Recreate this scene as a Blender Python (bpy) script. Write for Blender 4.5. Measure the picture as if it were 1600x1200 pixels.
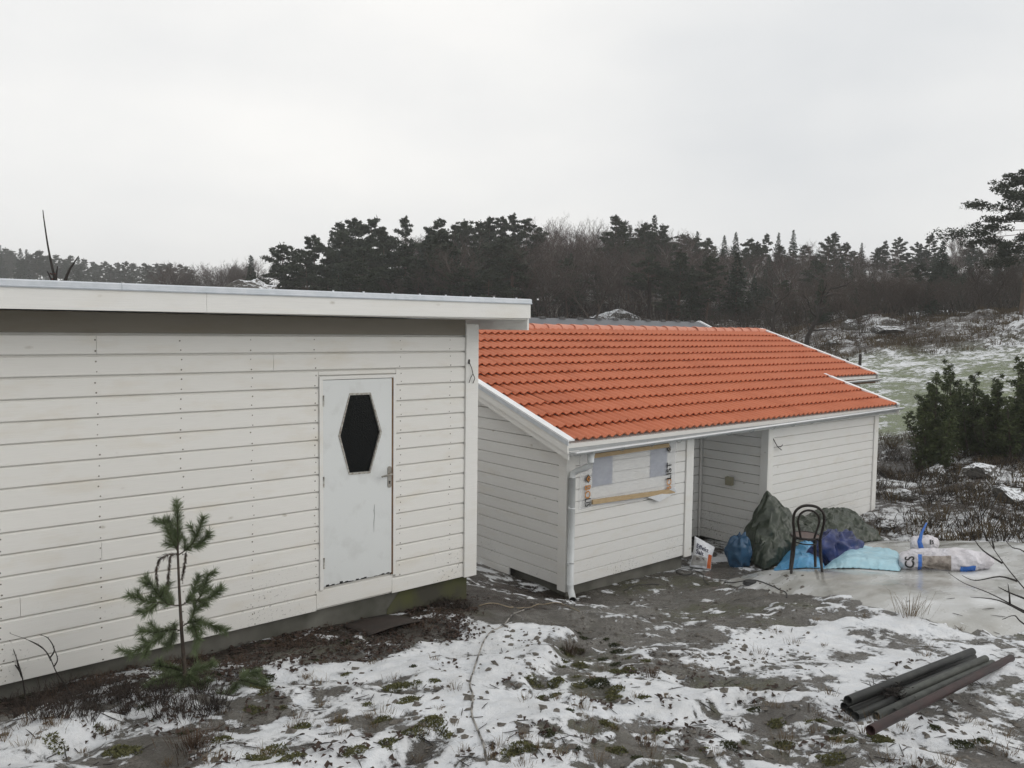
import bpy, bmesh, math, random
import numpy as np
from mathutils import Matrix, Vector

for o in list(bpy.data.objects):
    bpy.data.objects.remove(o)
scene = bpy.context.scene
COL = scene.collection

# ------------------------------------------------------------------ camera
CAM = np.array([0.0, 0.0, 3.5])
FPX, PITCH, ROLL, YAW = 1244.98, 0.0677, 0.0128, 0.8692
_fw = np.array([math.cos(YAW)*math.cos(PITCH), math.sin(YAW)*math.cos(PITCH), -math.sin(PITCH)])
_r = np.array([math.sin(YAW), -math.cos(YAW), 0.0])
_u = np.cross(_r, _fw)
RIGHT = math.cos(ROLL)*_r + math.sin(ROLL)*_u
UP = -math.sin(ROLL)*_r + math.cos(ROLL)*_u
cd = bpy.data.cameras.new('camera')
cam = bpy.data.objects.new('camera', cd)
COL.objects.link(cam)
cd.sensor_width = 36.0
cd.lens = FPX/1600.0*36.0
cd.clip_start = 0.05
cd.clip_end = 3000.0
cam.matrix_world = Matrix([[RIGHT[i], UP[i], -_fw[i], CAM[i]] for i in range(3)] + [[0, 0, 0, 1]])
scene.camera = cam

# ------------------------------------------------------------------ sky, sun, exposure
SUN_DIR = Vector((0.60, -0.78, 0.42)).normalized()
world = bpy.data.worlds.new('World')
scene.world = world
world.use_nodes = True
wn, wl = world.node_tree.nodes, world.node_tree.links
wn.clear()
w_out = wn.new('ShaderNodeOutputWorld')
w_bg = wn.new('ShaderNodeBackground')
w_bg.inputs['Strength'].default_value = 0.1
w_sky = wn.new('ShaderNodeTexSky')
w_sky.sky_type = 'NISHITA'
w_sky.sun_disc = False
w_sky.sun_elevation = math.asin(SUN_DIR.z)
w_sky.sun_rotation = math.atan2(SUN_DIR.x, SUN_DIR.y)
w_tc = wn.new('ShaderNodeTexCoord')
w_map = wn.new('ShaderNodeMapping')
w_map.inputs['Scale'].default_value = (1.0, 1.0, 2.6)
w_noise = wn.new('ShaderNodeTexNoise')
w_noise.inputs['Scale'].default_value = 1.7
w_noise.inputs['Detail'].default_value = 4.0
w_noise.inputs['Roughness'].default_value = 0.45
w_ramp = wn.new('ShaderNodeValToRGB')
w_ramp.color_ramp.elements[0].position = 0.25
w_ramp.color_ramp.elements[0].color = (0.72, 0.74, 0.76, 1)
w_ramp.color_ramp.elements[1].position = 0.75
w_ramp.color_ramp.elements[1].color = (1.03, 1.015, 0.985, 1)
w_scale = wn.new('ShaderNodeVectorMath')
w_scale.operation = 'SCALE'
w_scale.inputs['Scale'].default_value = 9.1
w_mix = wn.new('ShaderNodeMix')
w_mix.data_type = 'RGBA'
w_mix.inputs['Factor'].default_value = 0.97          # the cloud deck lets little of the clear sky through
wl.new(w_tc.outputs['Generated'], w_map.inputs['Vector'])
wl.new(w_map.outputs['Vector'], w_noise.inputs['Vector'])
wl.new(w_noise.outputs['Fac'], w_ramp.inputs['Fac'])
wl.new(w_ramp.outputs['Color'], w_scale.inputs[0])
wl.new(w_sky.outputs['Color'], w_mix.inputs[6])
wl.new(w_scale.outputs['Vector'], w_mix.inputs[7])
wl.new(w_mix.outputs[2], w_bg.inputs['Color'])
wl.new(w_bg.outputs['Background'], w_out.inputs['Surface'])

sd = bpy.data.lights.new('sun', 'SUN')
sd.energy = 0.6
sd.angle = math.radians(35)
sd.color = (1.0, 0.96, 0.9)
sun = bpy.data.objects.new('sun', sd)
COL.objects.link(sun)
sun.rotation_euler = SUN_DIR.to_track_quat('Z', 'Y').to_euler()

vs = scene.view_settings
vs.view_transform = 'Standard'
vs.look = 'None'
vs.gamma = 1.0
vs.use_curve_mapping = False
vs.exposure = 0.2
scene.cycles.volume_bounces = 2

# ------------------------------------------------------------------ helpers
rng = random.Random(11)

def ray(u, v):
    return _fw + RIGHT*((u-800)/FPX) - UP*((v-600)/FPX)
def at_z(u, v, z):
    d = ray(u, v); return CAM + d*((z-CAM[2])/d[2])
def at_y(u, v, y):
    d = ray(u, v); return CAM + d*(y/d[1])
def at_x(u, v, x):
    d = ray(u, v); return CAM + d*(x/d[0])
def at_d(u, v, depth):
    return CAM + ray(u, v)*depth

ORG = {}
class MB:
    """collects shapes; build() links them as one mesh object"""
    def __init__(s):
        s.v = []; s.f = []; s.sm = []
    def add(s, vs_, fs, smooth=False):
        n = len(s.v)
        s.v.extend([tuple(map(float, p)) for p in vs_])
        s.f.extend([tuple(i+n for i in f) for f in fs])
        s.sm.extend([smooth]*len(fs))
        return s
    def box(s, x0, x1, y0, y1, z0, z1):
        return s.add([(x0,y0,z0),(x1,y0,z0),(x1,y1,z0),(x0,y1,z0),(x0,y0,z1),(x1,y0,z1),(x1,y1,z1),(x0,y1,z1)],
                     [(0,3,2,1),(4,5,6,7),(0,1,5,4),(1,2,6,5),(2,3,7,6),(3,0,4,7)])
    def prism(s, pts0, pts1, smooth=False):
        n = len(pts0)
        fs = [tuple(range(n))[::-1], tuple(range(n, 2*n))] + [(i, (i+1) % n, n+(i+1) % n, n+i) for i in range(n)]
        return s.add(list(pts0)+list(pts1), fs, smooth)
    def bar(s, a, b, w, h, up=(0,0,1)):
        a = Vector(a); b = Vector(b); d = (b-a).normalized(); sd_ = d.cross(Vector(up))
        if sd_.length < 1e-6: sd_ = d.cross(Vector((1,0,0)))
        sd_.normalize(); uu = sd_.cross(d)
        q = lambda c: [c+sd_*(i*w/2)+uu*(j*h/2) for i, j in ((-1,-1),(1,-1),(1,1),(-1,1))]
        return s.prism(q(a), q(b))
    def tube(s, pts, rad, n=8, caps=True, smooth=True):
        pts = [Vector(p) for p in pts]; m = len(pts)
        if not hasattr(rad, '__len__'): rad = [rad]*m
        ring = []; ref = None
        for i, p in enumerate(pts):
            d = (pts[min(i+1, m-1)]-pts[max(i-1, 0)])
            d = d.normalized() if d.length > 1e-9 else Vector((0,0,1))
            if ref is None: ref = Vector((0,0,1)) if abs(d.z) < .9 else Vector((1,0,0))
            a = d.cross(ref)
            if a.length < 1e-6: a = d.cross(Vector((0.3,1,0.2)))
            a.normalize(); b = a.cross(d).normalized(); ref = b
            ring += [p+(a*math.cos(2*math.pi*k/n)+b*math.sin(2*math.pi*k/n))*rad[i] for k in range(n)]
        fs = []
        for i in range(m-1):
            for k in range(n):
                k2 = (k+1) % n
                fs.append((i*n+k, i*n+k2, (i+1)*n+k2, (i+1)*n+k))
        base = len(s.v); s.add(ring, fs, smooth)
        if caps:
            s.f.append(tuple(base+k for k in range(n))); s.sm.append(False)
            s.f.append(tuple(base+(m-1)*n+k for k in range(n))[::-1]); s.sm.append(False)
        return s
    def build(s, name, mat, parent=None, origin=None, recalc=False):
        me = bpy.data.meshes.new(name)
        V = np.array(s.v, dtype=float).reshape(-1, 3)
        if parent is not None: org = np.array(ORG[parent.name])
        elif origin is not None: org = np.array(origin, float)
        else: org = np.array([(V[:,0].min()+V[:,0].max())/2, (V[:,1].min()+V[:,1].max())/2, V[:,2].min()])
        me.from_pydata((V-org).tolist(), [], s.f)
        me.polygons.foreach_set('use_smooth', s.sm)
        if recalc:
            bm = bmesh.new(); bm.from_mesh(me); bmesh.ops.recalc_face_normals(bm, faces=bm.faces); bm.to_mesh(me); bm.free()
        if mat is not None: me.materials.append(mat)
        me.update()
        o = bpy.data.objects.new(name, me); COL.objects.link(o)
        if parent is not None: o.parent = parent
        else: o.location = org
        ORG[o.name] = org
        return o

def tag(o, label=None, cat=None, group=None, kind=None):
    if label: o['label'] = label
    if cat: o['category'] = cat
    if group: o['group'] = group
    if kind: o['kind'] = kind
    return o
def empty(name, loc, label=None, cat=None, group=None):
    o = bpy.data.objects.new(name, None); COL.objects.link(o); o.location = loc
    o.empty_display_size = 0.2
    ORG[o.name] = np.array(loc, float)
    return tag(o, label, cat, group)
def copy_tree(o, parent=None):
    c = o.copy(); COL.objects.link(c)
    if parent is not None: c.parent = parent
    for ch in list(o.children): copy_tree(ch, c)
    return c

# numpy value noise
_NT = {}
def vnoise(x, y, seed=0):
    T = _NT.get(seed)
    if T is None: T = _NT[seed] = np.random.RandomState(seed).rand(256, 256)
    xi = np.floor(x).astype(int); yi = np.floor(y).astype(int)
    fx = x-xi; fy = y-yi
    fx = fx*fx*(3-2*fx); fy = fy*fy*(3-2*fy)
    g = lambda a, b: T[a & 255, b & 255]
    return (g(xi, yi)*(1-fx)+g(xi+1, yi)*fx)*(1-fy)+(g(xi, yi+1)*(1-fx)+g(xi+1, yi+1)*fx)*fy
def fbm(x, y, octv=4, seed=0, gain=.5):
    a = 1.0; t = 0.0; n = 0.0
    for i in range(octv):
        n = n+a*vnoise(x*2**i+17.3*i, y*2**i-9.1*i, seed+i); t += a; a *= gain
    return n/t
def sstep(a, b, x):
    t = np.clip((x-a)/(b-a), 0, 1); return t*t*(3-2*t)

# ------------------------------------------------------------------ materials
def new_mat(name):
    m = bpy.data.materials.new(name); m.use_nodes = True
    nt = m.node_tree; b = nt.nodes['Principled BSDF']
    return m, nt, b
def N(nt, t, **kw):
    n = nt.nodes.new(t)
    for k, v_ in kw.items():
        if k in n.inputs.keys(): n.inputs[k].default_value = v_
        else: setattr(n, k, v_)
    return n
def ramp(nt, fac, stops):
    r = nt.nodes.new('ShaderNodeValToRGB')
    el = r.color_ramp.elements
    while len(el) < len(stops): el.new(0.5)
    for e, (p, c) in zip(el, stops):
        e.position = p; e.color = (c[0], c[1], c[2], 1) if hasattr(c, '__len__') else (c, c, c, 1)
    nt.links.new(fac, r.inputs['Fac'])
    return r.outputs['Color']
def mixc(nt, fac, a, b, mode='MIX'):
    m = nt.nodes.new('ShaderNodeMix'); m.data_type = 'RGBA'; m.blend_type = mode
    for sck, val in ((m.inputs['Factor'], fac), (m.inputs[6], a), (m.inputs[7], b)):
        if isinstance(val, bpy.types.NodeSocket): nt.links.new(val, sck)
        elif hasattr(val, '__len__'): sck.default_value = (val[0], val[1], val[2], 1)
        else: sck.default_value = val
    return m.outputs[2]
def math_(nt, op, a, b=None):
    m = nt.nodes.new('ShaderNodeMath'); m.operation = op
    for i, val in enumerate((a, b)):
        if val is None: continue
        if isinstance(val, bpy.types.NodeSocket): nt.links.new(val, m.inputs[i])
        else: m.inputs[i].default_value = val
    return m.outputs[0]
def noise(nt, vec, scale, detail=4, rough=.55):
    n = nt.nodes.new('ShaderNodeTexNoise')
    n.inputs['Scale'].default_value = scale; n.inputs['Detail'].default_value = detail; n.inputs['Roughness'].default_value = rough
    nt.links.new(vec, n.inputs['Vector'])
    return n.outputs['Fac']
def mapping(nt, vec, sc):
    m = nt.nodes.new('ShaderNodeMapping'); m.inputs['Scale'].default_value = sc
    nt.links.new(vec, m.inputs['Vector']); return m.outputs['Vector']
def bump(nt, b, h, strength=.3, dist=.01):
    n = nt.nodes.new('ShaderNodeBump'); n.inputs['Strength'].default_value = strength; n.inputs['Distance'].default_value = dist
    nt.links.new(h, n.inputs['Height']); nt.links.new(n.outputs['Normal'], b.inputs['Normal'])

def simple(name, c1, c2=None, scale=8, rough=.6, bmp=0.0, metallic=0, spec=.5, stretch=(1,1,1), lo=.35, hi=.7, bd=.005):
    m, nt, b = new_mat(name)
    c2 = c2 or tuple(x*.75 for x in c1)
    pos = N(nt, 'ShaderNodeNewGeometry').outputs['Position']
    n = noise(nt, mapping(nt, pos, stretch), scale, 5)
    nt.links.new(ramp(nt, n, [(lo, c1), (hi, c2)]), b.inputs['Base Color'])
    b.inputs['Roughness'].default_value = rough; b.inputs['Metallic'].default_value = metallic
    b.inputs['Specular IOR Level'].default_value = spec
    if bmp: bump(nt, b, n, bmp, bd)
    return m

def painted_wood(name, col, splash=None, stain=.25):
    """paint on sawn boards: grain, faint yellow-brown stains, knots bleeding through, soil splashes near `splash` height"""
    m, nt, b = new_mat(name)
    pos = N(nt, 'ShaderNodeNewGeometry').outputs['Position']
    oi = N(nt, 'ShaderNodeObjectInfo')
    st = mapping(nt, pos, (1, 1, 7))
    big = noise(nt, mapping(nt, pos, (1, 1, 3)), 1.9, 5, .6)
    grain = noise(nt, mapping(nt, pos, (1.2, 1.2, 45)), 4, 3, .6)
    brown = tuple(x*y for x, y in zip(col, (.80, .72, .58)))
    c = mixc(nt, ramp(nt, big, [(.52, 0), (.78, stain*2)]), col, brown)
    c = mixc(nt, math_(nt, 'MULTIPLY', oi.outputs['Random'], .16), c, tuple(x*.80 for x in col))
    c = mixc(nt, ramp(nt, grain, [(.4, 0), (.75, .16)]), c, tuple(x*.62 for x in col))
    vor = N(nt, 'ShaderNodeTexVoronoi', Scale=2.3)
    nt.links.new(mapping(nt, pos, (1, 1, 1.9)), vor.inputs['Vector'])
    kn = noise(nt, pos, 30, 2)
    dk = math_(nt, 'ADD', vor.outputs['Distance'], math_(nt, 'MULTIPLY', kn, .06))
    c = mixc(nt, ramp(nt, dk, [(.045, .5), (.105, 0)]), c, (.33, .29, .22))
    if splash is not None:
        z = N(nt, 'ShaderNodeSeparateXYZ'); nt.links.new(pos, z.inputs[0])
        h = ramp(nt, math_(nt, 'SUBTRACT', z.outputs['Z'], splash), [(0.0, 1), (.62, 0)])
        sp = noise(nt, pos, 42, 3, .65)
        mask = math_(nt, 'MULTIPLY', ramp(nt, sp, [(.60, 0), (.66, 1)]), h)
        pat = ramp(nt, noise(nt, pos, 1.7, 2), [(.42, 0), (.62, 1)])
        c = mixc(nt, math_(nt, 'MULTIPLY', mask, pat), c, (.045, .035, .028))
    nt.links.new(c, b.inputs['Base Color'])
    b.inputs['Roughness'].default_value = .62
    b.inputs['Specular IOR Level'].default_value = .3
    bump(nt, b, grain, .25, .002)
    return m

M = {}
M['paintA'] = painted_wood('weathered_white_paint', (.80, .788, .752), splash=.87, stain=.22)
M['paintB'] = painted_wood('white_paint', (.79, .785, .765), splash=.02, stain=.16)
M['trim'] = painted_wood('trim_paint', (.80, .793, .765), stain=.14)
M['door'] = simple('door_paint', (.70, .72, .715), (.52, .525, .51), 4.5, .42, lo=.52, hi=.9)
M['frieze_shaded'] = painted_wood('frieze_eave_shade', (.21, .19, .155), stain=.3)  # dark brown paints the eave's shade into the top wall strip
M['cap'] = simple('white_metal', (.86, .87, .88), (.78, .79, .81), 6, .35)
M['zinc'] = simple('edge_metal', (.62, .65, .69), (.52, .56, .60), 12, .38, metallic=.25)
M['gutter'] = simple('gutter_shaded_grey', (.46, .475, .48), (.38, .395, .40), 5, .35)  # greyer than the downpipe: shade inside the gutter put into its colour
M['downpipe'] = simple('downpipe_paint', (.66, .685, .69), (.56, .58, .585), 5, .35)
M['dark'] = simple('black_void', (.012, .012, .012), rough=.8)
M['steel'] = simple('door_steel', (.42, .40, .36), (.3, .28, .25), 30, .3, metallic=.9)
M['brass'] = simple('hinge_metal', (.50, .50, .47), (.2, .16, .12), 40, .5)
M['raw_wood'] = simple('raw_pine', (.52, .39, .23), (.40, .28, .15), 5, .7, stretch=(2,2,20))
M['brown_wood_shade'] = simple('brown_frame_shade', (.20, .11, .05), (.11, .06, .03), 12, .7)
M['concrete'] = simple('concrete', (.17, .165, .145), (.075, .075, .06), 3.2, .9, .4, bd=.01)
M['mossy'] = simple('mossy_concrete', (.085, .09, .032), (.06, .056, .042), 2.2, .95, .5, lo=.4, hi=.62, bd=.01)
M['nail'] = simple('nail', (.20, .175, .145), rough=.6)
M['black'] = simple('black_plastic', (.015, .015, .016), (.03, .03, .03), 10, .45)
M['bark'] = simple('bark', (.085, .065, .05), (.04, .032, .026), 14, .9)
M['dark_bark'] = simple('dark_bark', (.035, .029, .025), (.018, .015, .013), 10, .9)
def glass_dark():
    m, nt, b = new_mat('dark_wired_glass')
    pos = N(nt, 'ShaderNodeNewGeometry').outputs['Position']
    b.inputs['Base Color'].default_value = (.004, .005, .005, 1)
    b.inputs['Roughness'].default_value = .18
    b.inputs['Specular IOR Level'].default_value = .12
    v = N(nt, 'ShaderNodeTexVoronoi', Scale=95); nt.links.new(pos, v.inputs['Vector'])
    bump(nt, b, v.outputs['Distance'], .5, .004)
    return m
M['glass'] = glass_dark()
def tile_mat():
    m, nt, b = new_mat('red_concrete_tile')
    pos = N(nt, 'ShaderNodeNewGeometry').outputs['Position']
    oi = N(nt, 'ShaderNodeObjectInfo')
    n1 = noise(nt, pos, 1.3, 4); n2 = noise(nt, pos, 160, 3, .7)
    c = ramp(nt, n1, [(.3, (.55, .160, .070)), (.7, (.455, .122, .051))])
    c = mixc(nt, math_(nt, 'MULTIPLY', oi.outputs['Random'], .6), c, (.58, .175, .082))
    c = mixc(nt, ramp(nt, n2, [(.45, 0), (.8, .45)]), c, (.38, .12, .062))
    nt.links.new(c, b.inputs['Base Color'])
    b.inputs['Roughness'].default_value = .6
    b.inputs['Specular IOR Level'].default_value = .4
    bump(nt, b, n2, .25, .002)
    return m
M['tile'] = tile_mat()
M['ridge'] = simple('ridge_tile_red', (.64, .27, .18), (.58, .22, .14), 6, .62)

# ------------------------------------------------------------------ terrain
AZ_T = np.array([-180, -60, -33, -18, 0, 12, 18, 25, 33, 60, 180.0])
D_T = np.array([0, 14, 22, 32, 45, 60, 80, 110, 150, 250, 400, 1500.0])
H_T = np.array([
 [1.8]*11,
 [1.8, .5, .3, 0, -.2, -.25, -.3, -.25, .0, .8, 1.8],
 [1.8, .3, 0, -.2, -.3, -.3, -.2, .1, .4, 1.0, 1.8],
 [1.6, 0, -.3, -.3, -.2, 0, .5, 1.1, 1.4, 1.5, 1.6],
 [1.5, -.5, -.5, -.3, .2, .9, 1.7, 2.5, 3.0, 3, 1.5],
 [1.5, -1, -.6, .3, 1.5, 2.4, 3.2, 4.2, 4.8, 5, 1.5],
 [1.5, -1, -.5, 1.5, 4, 5, 5.0, 5.4, 6.0, 6, 1.5],
 [2, 0, 0, 5, 9, 9.5, 9, 9.5, 10, 9, 2],
 [3, 2, 2, 6, 15, 15, 14, 14, 14, 12, 3],
 [6, 10, 12, 11, 15, 15, 14, 14, 14, 13, 6],
 [8, 15, 17, 13, 10, 10, 10, 11, 12, 14, 8],
 [8, 15, 17, 13, 10, 10, 10, 11, 12, 14, 8]])
def polar(x, y):
    fx, fy = math.cos(YAW), math.sin(YAW)
    f_ = x*fx+y*fy; r_ = x*math.sin(YAW)-y*math.cos(YAW)
    return np.degrees(np.arctan2(r_, f_)), np.hypot(x, y)
def far_z(x, y):
    a, d = polar(x, y)
    d = np.minimum(d, 1499.0)
    i = np.clip(np.searchsorted(D_T, d, side='right')-1, 0, len(D_T)-2)
    t = (d-D_T[i])/(D_T[i+1]-D_T[i])
    j = np.clip(np.searchsorted(AZ_T, a, side='right')-1, 0, len(AZ_T)-2)
    q = (a-AZ_T[j])/(AZ_T[j+1]-AZ_T[j]); q = q*q*(3-2*q)
    return (H_T[i, j]*(1-q)+H_T[i, j+1]*q)*(1-t)+(H_T[i+1, j]*(1-q)+H_T[i+1, j+1]*q)*t
# near ground: heights read at marked spots (px u, px v, z)
NEAR = [(0,1200,1.32),(200,1200,1.32),(400,1200,1.33),(800,1200,1.36),(1200,1200,1.30),(1600,1200,1.25),
 (100,1110,1.02),(250,1090,.98),(400,1100,1.05),(600,1100,1.08),(800,1100,1.07),(1000,1100,1.05),(1200,1100,1.08),(1400,1140,1.13),(1580,1035,.93),(1480,1080,1.03),
 (450,1020,.83),(580,1000,.80),(700,960,.70),(700,1010,.83),(850,980,.72),(830,1050,.95),(930,1000,.66),(1000,1000,.64),(1000,950,.33),(1150,1010,.72),(1150,955,.42),
 (1300,1000,.75),(1300,950,.62),(1450,990,.74),(1600,985,.76),(1600,920,.62),(1480,890,.46),(1250,897,.42),(1400,893,.42),(1370,840,.2),(1600,838,.52),(1480,830,.36),
 (1130,908,.08),(1180,897,.12),(1095,888,-.10),(1155,874,-.13),(1210,876,-.08),(1010,900,-.06),(1060,890,-.08),(885,938,.0),(930,930,.0),(800,925,.22),(770,920,.42),(742,928,.6),
 (0,1096,.80),(100,1070,.78),(285,1035,.76),(400,1004,.72),(500,985,.68),(600,962,.64),(680,945,.62)]
_P = [at_z(*q) for q in NEAR]
_P += [np.array(q) for q in [(0,0,1.86),(-3,-3,2.1),(3,-4,1.9),(8,-4,1.3),(-3,3,1.45),(-4,6.3,.95),(1.2,1.2,1.75),(2.5,.3,1.7),(5,-1,1.45),
      (0,9,.45),(4,9.5,.4),(6.2,8.5,.3),(6.2,10.5,.2),(7.3,10,.0),(10.8,8.4,-.14),(12,7.3,-.12),(13.5,7.4,-.16),(15.7,7.2,-.27),(16.5,6.0,-.1),(15,5,.3),(9,12,0),(14,12,-.2)]]
for a_ in range(-180, 180, 20):
    a2 = YAW-math.radians(a_); x_, y_ = 17.5*math.cos(a2), 17.5*math.sin(a2)
    _P.append(np.array([x_, y_, float(far_z(np.array([x_]), np.array([y_]))[0])]))
_P = np.array(_P)
def _k(r2): return 0.5*r2*np.log(r2+1e-9)
_n = len(_P)
_d2 = ((_P[:,None,:2]-_P[None,:,:2])**2).sum(-1)
_A = np.zeros((_n+3, _n+3)); _A[:_n,:_n] = _k(_d2)+np.eye(_n)*.02
_A[:_n,_n] = 1; _A[:_n,_n+1:] = _P[:,:2]; _A[_n,:_n] = 1; _A[_n+1:,:_n] = _P[:,:2].T
def rbf_fit(vals):
    return np.linalg.solve(_A, np.r_[vals, 0, 0, 0])
def rbf_eval(w, x, y):
    out = np.zeros_like(x)
    for i in range(0, len(x), 20000):
        xs, ys = x[i:i+20000], y[i:i+20000]
        r2 = (xs[:,None]-_P[None,:,0])**2+(ys[:,None]-_P[None,:,1])**2
        out[i:i+20000] = _k(r2)@w[:_n]+w[_n]+w[_n+1]*xs+w[_n+2]*ys
    return out
_WZ = rbf_fit(_P[:,2])
def seg_step(x, y, a, b, drop, width):
    """bare rock edge: ground left of a->b stands higher"""
    ax, ay = a[0], a[1]; bx, by = b[0]-ax, b[1]-ay
    L = math.hypot(bx, by); t = ((x-ax)*bx+(y-ay)*by)/L; s_ = (bx*(y-ay)-by*(x-ax))/L
    along = sstep(-.25*L, .1*L, t)*(1-sstep(.9*L, 1.25*L, t))
    return drop*along*np.exp(-np.abs(s_)/.45)*(sstep(-width, width, s_)-.5)
STEPS = [(at_z(822,1085,.98), at_z(905,975,.66), .11, .10), (at_z(1070,1130,1.08), at_z(1165,1085,1.02), .12, .05),
         (at_z(590,1190,1.3), at_z(700,1140,1.2), .12, .06), (at_z(40,1180,1.25), at_z(190,1130,1.08), .12, .08)]
def base_z(x, y):
    x = np.asarray(x, float).ravel(); y = np.asarray(y, float).ravel()
    r = np.hypot(x, y); w = sstep(12.5, 17, r)
    z = far_z(x, y)
    near = r < 17.2
    zn = rbf_eval(_WZ, x[near], y[near])
    z[near] = zn*(1-w[near])+z[near]*w[near]
    return z
def ice_poly():
    px = [(1128,908,.06),(1165,918,.2),(1215,930,.35),(1290,938,.5),(1340,956,.62),(1420,978,.7),(1500,982,.74),(1600,980,.75)]
    pts = [at_z(*q)[:2] for q in px]+[np.array([10.6,1.2]),np.array([14.5,1.8])]
    pts += [at_z(*q)[:2] for q in [(1600,836,.52),(1480,827,.36),(1400,817,.18),(1352,824,.12),(1320,850,.05),(1260,880,.1),(1190,893,.02)]]
    return np.array(pts)
ICE = ice_poly()
def poly_sd(x, y, P_):
    """signed distance, positive inside"""
    d = np.full(x.shape, 1e9); ins = np.zeros(x.shape, bool)
    for i in range(len(P_)):
        a = P_[i]; b = P_[(i+1) % len(P_)]; e = b-a
        t = np.clip(((x-a[0])*e[0]+(y-a[1])*e[1])/(e@e), 0, 1)
        d = np.minimum(d, np.hypot(x-a[0]-t*e[0], y-a[1]-t*e[1]))
        c = ((a[1] > y) != (b[1] > y)) & (x < (b[0]-a[0])*(y-a[1])/(b[1]-a[1]+1e-12)+a[0])
        ins ^= c
    return np.where(ins, d, -d)
def detail_z(x, y):
    r = np.hypot(x, y)
    w = 1-sstep(14, 22, r)
    ice = sstep(-.2, .5, poly_sd(x, y, ICE))
    d = (fbm(x*.9, y*.9, 3, 5)-.5)*.22+(fbm(x*3.1, y*3.1, 4, 9)-.5)*.075+(fbm(x*11, y*11, 3, 14)-.5)*.022
    tq = fbm(x*1.15+2, y*1.15, 4, 44)*9; d = d+.010*(np.floor(tq)+sstep(.75, 1.0, tq-np.floor(tq))-4.5)+np.abs(fbm(x*1.7+3, y*1.7, 3, 21)-.5)*-.12
    hug = sstep(.1, .9, 6.7-y+np.where(x > 5.4, .65, 0))       # soil is level along the wall feet
    d = d*(.35+.65*hug)*(1-.85*ice)
    d = d*(1-.85*np.exp(-((x-5.9)**2+(y-2.25)**2)/1.3))          # level rock where the pipes lie
    for a, b, dr, wd in STEPS: d = d+seg_step(x, y, a, b, dr, wd)
    far = (fbm(x*.12, y*.12, 4, 33)-.5)*1.6*sstep(17, 45, r)+(fbm(x*.5, y*.5, 4, 37)-.5)*.9*sstep(12, 24, r)
    a_, _ = polar(x, y)
    lawn = sstep(13, 17, a_)*sstep(24, 28, r)*(1-sstep(42, 48, r))
    far = far*(1-.85*lawn)
    rocky = sstep(5, 12, a_)*sstep(42, 47, r)*(1-sstep(75, 90, r))
    far = far+rocky*np.abs(fbm(x*.22+5, y*.22, 3, 51)-.5)*2.6
    kn = at_d(395, 560, 62)                                        # rock knoll behind the shed
    far = far+5.6*np.exp(-((x-kn[0])**2+(y-kn[1])**2)/(2*4.2**2))
    return d*w+far
def zt(x, y):
    x = np.atleast_1d(np.asarray(x, float)); y = np.atleast_1d(np.asarray(y, float))
    z = base_z(x, y)+detail_z(x, y)
    return float(z[0]) if len(z) == 1 else z
# snow cover read at the same kind of spots
SNOW = [(50,1085,.05),(300,1060,.1),(420,1020,.25),(500,1005,.1),(620,972,0),(740,940,0),(880,950,0),(1000,925,.24),(1100,910,.05),(450,1050,.8),(600,1030,.9),(700,1005,.95),
 (800,985,.9),(760,1060,.92),(870,1000,.5),(940,1010,.42),(1000,1040,.45),(1050,975,.52),(1150,1020,.7),(1200,985,.85),(1150,950,.35),(1300,1000,.95),(1350,1050,.85),
 (1250,1080,.65),(1450,1000,.7),(1550,1010,.55),(1550,1100,.62),(1450,1180,.6),(1250,1170,.62),(1100,1170,.66),(1000,1150,.72),(900,1150,.75),(800,1150,.78),(850,1070,.45),
 (600,1150,.5),(600,1090,.58),(450,1120,.6),(300,1150,.66),(150,1130,.6),(50,1170,.58),(250,1100,.6),(720,1120,.8),(1000,985,.42),(1090,1100,.5),(0,1000,.0),(940,950,.2)]
_S = np.array([at_z(u, v, float(base_z(*at_z(u, v, .9)[:2])[0])) for u, v, s in SNOW])
_SV = np.array([q[2] for q in SNOW])
def snow_density(x, y):
    out = np.zeros_like(x)
    for i in range(0, len(x), 20000):
        xs, ys = x[i:i+20000], y[i:i+20000]
        w = 1/(((xs[:,None]-_S[None,:,0])**2+(ys[:,None]-_S[None,:,1])**2)+.03)**1.6
        out[i:i+20000] = (w@_SV)/w.sum(1)
    return out
def axis(lo, hi, f0, f1, step, grow=1.13):
    a = list(np.arange(f0, f1+1e-6, step)); s_ = step
    while a[-1] < hi: s_ = min(s_*grow, 60); a.append(a[-1]+s_)
    s_ = step; b = [f0]
    while b[-1] > lo: s_ = min(s_*grow, 60); b.append(b[-1]-s_)
    return np.array(b[::-1][:-1]+a)
gx = axis(-1300, 1500, -.6, 12.5, .026, 1.055)
gy = axis(-1300, 1500, .6, 7.4, .026, 1.055)
GX, GY = np.meshgrid(gx, gy)
fx_, fy_ = GX.ravel(), GY.ravel()
bz = base_z(fx_, fy_); dz = detail_z(fx_, fy_)
az_, rr_ = polar(fx_, fy_)
icesd = poly_sd(fx_, fy_, ICE)
dens = snow_density(fx_, fy_)
nearm = 1-sstep(12, 16, rr_)
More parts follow.
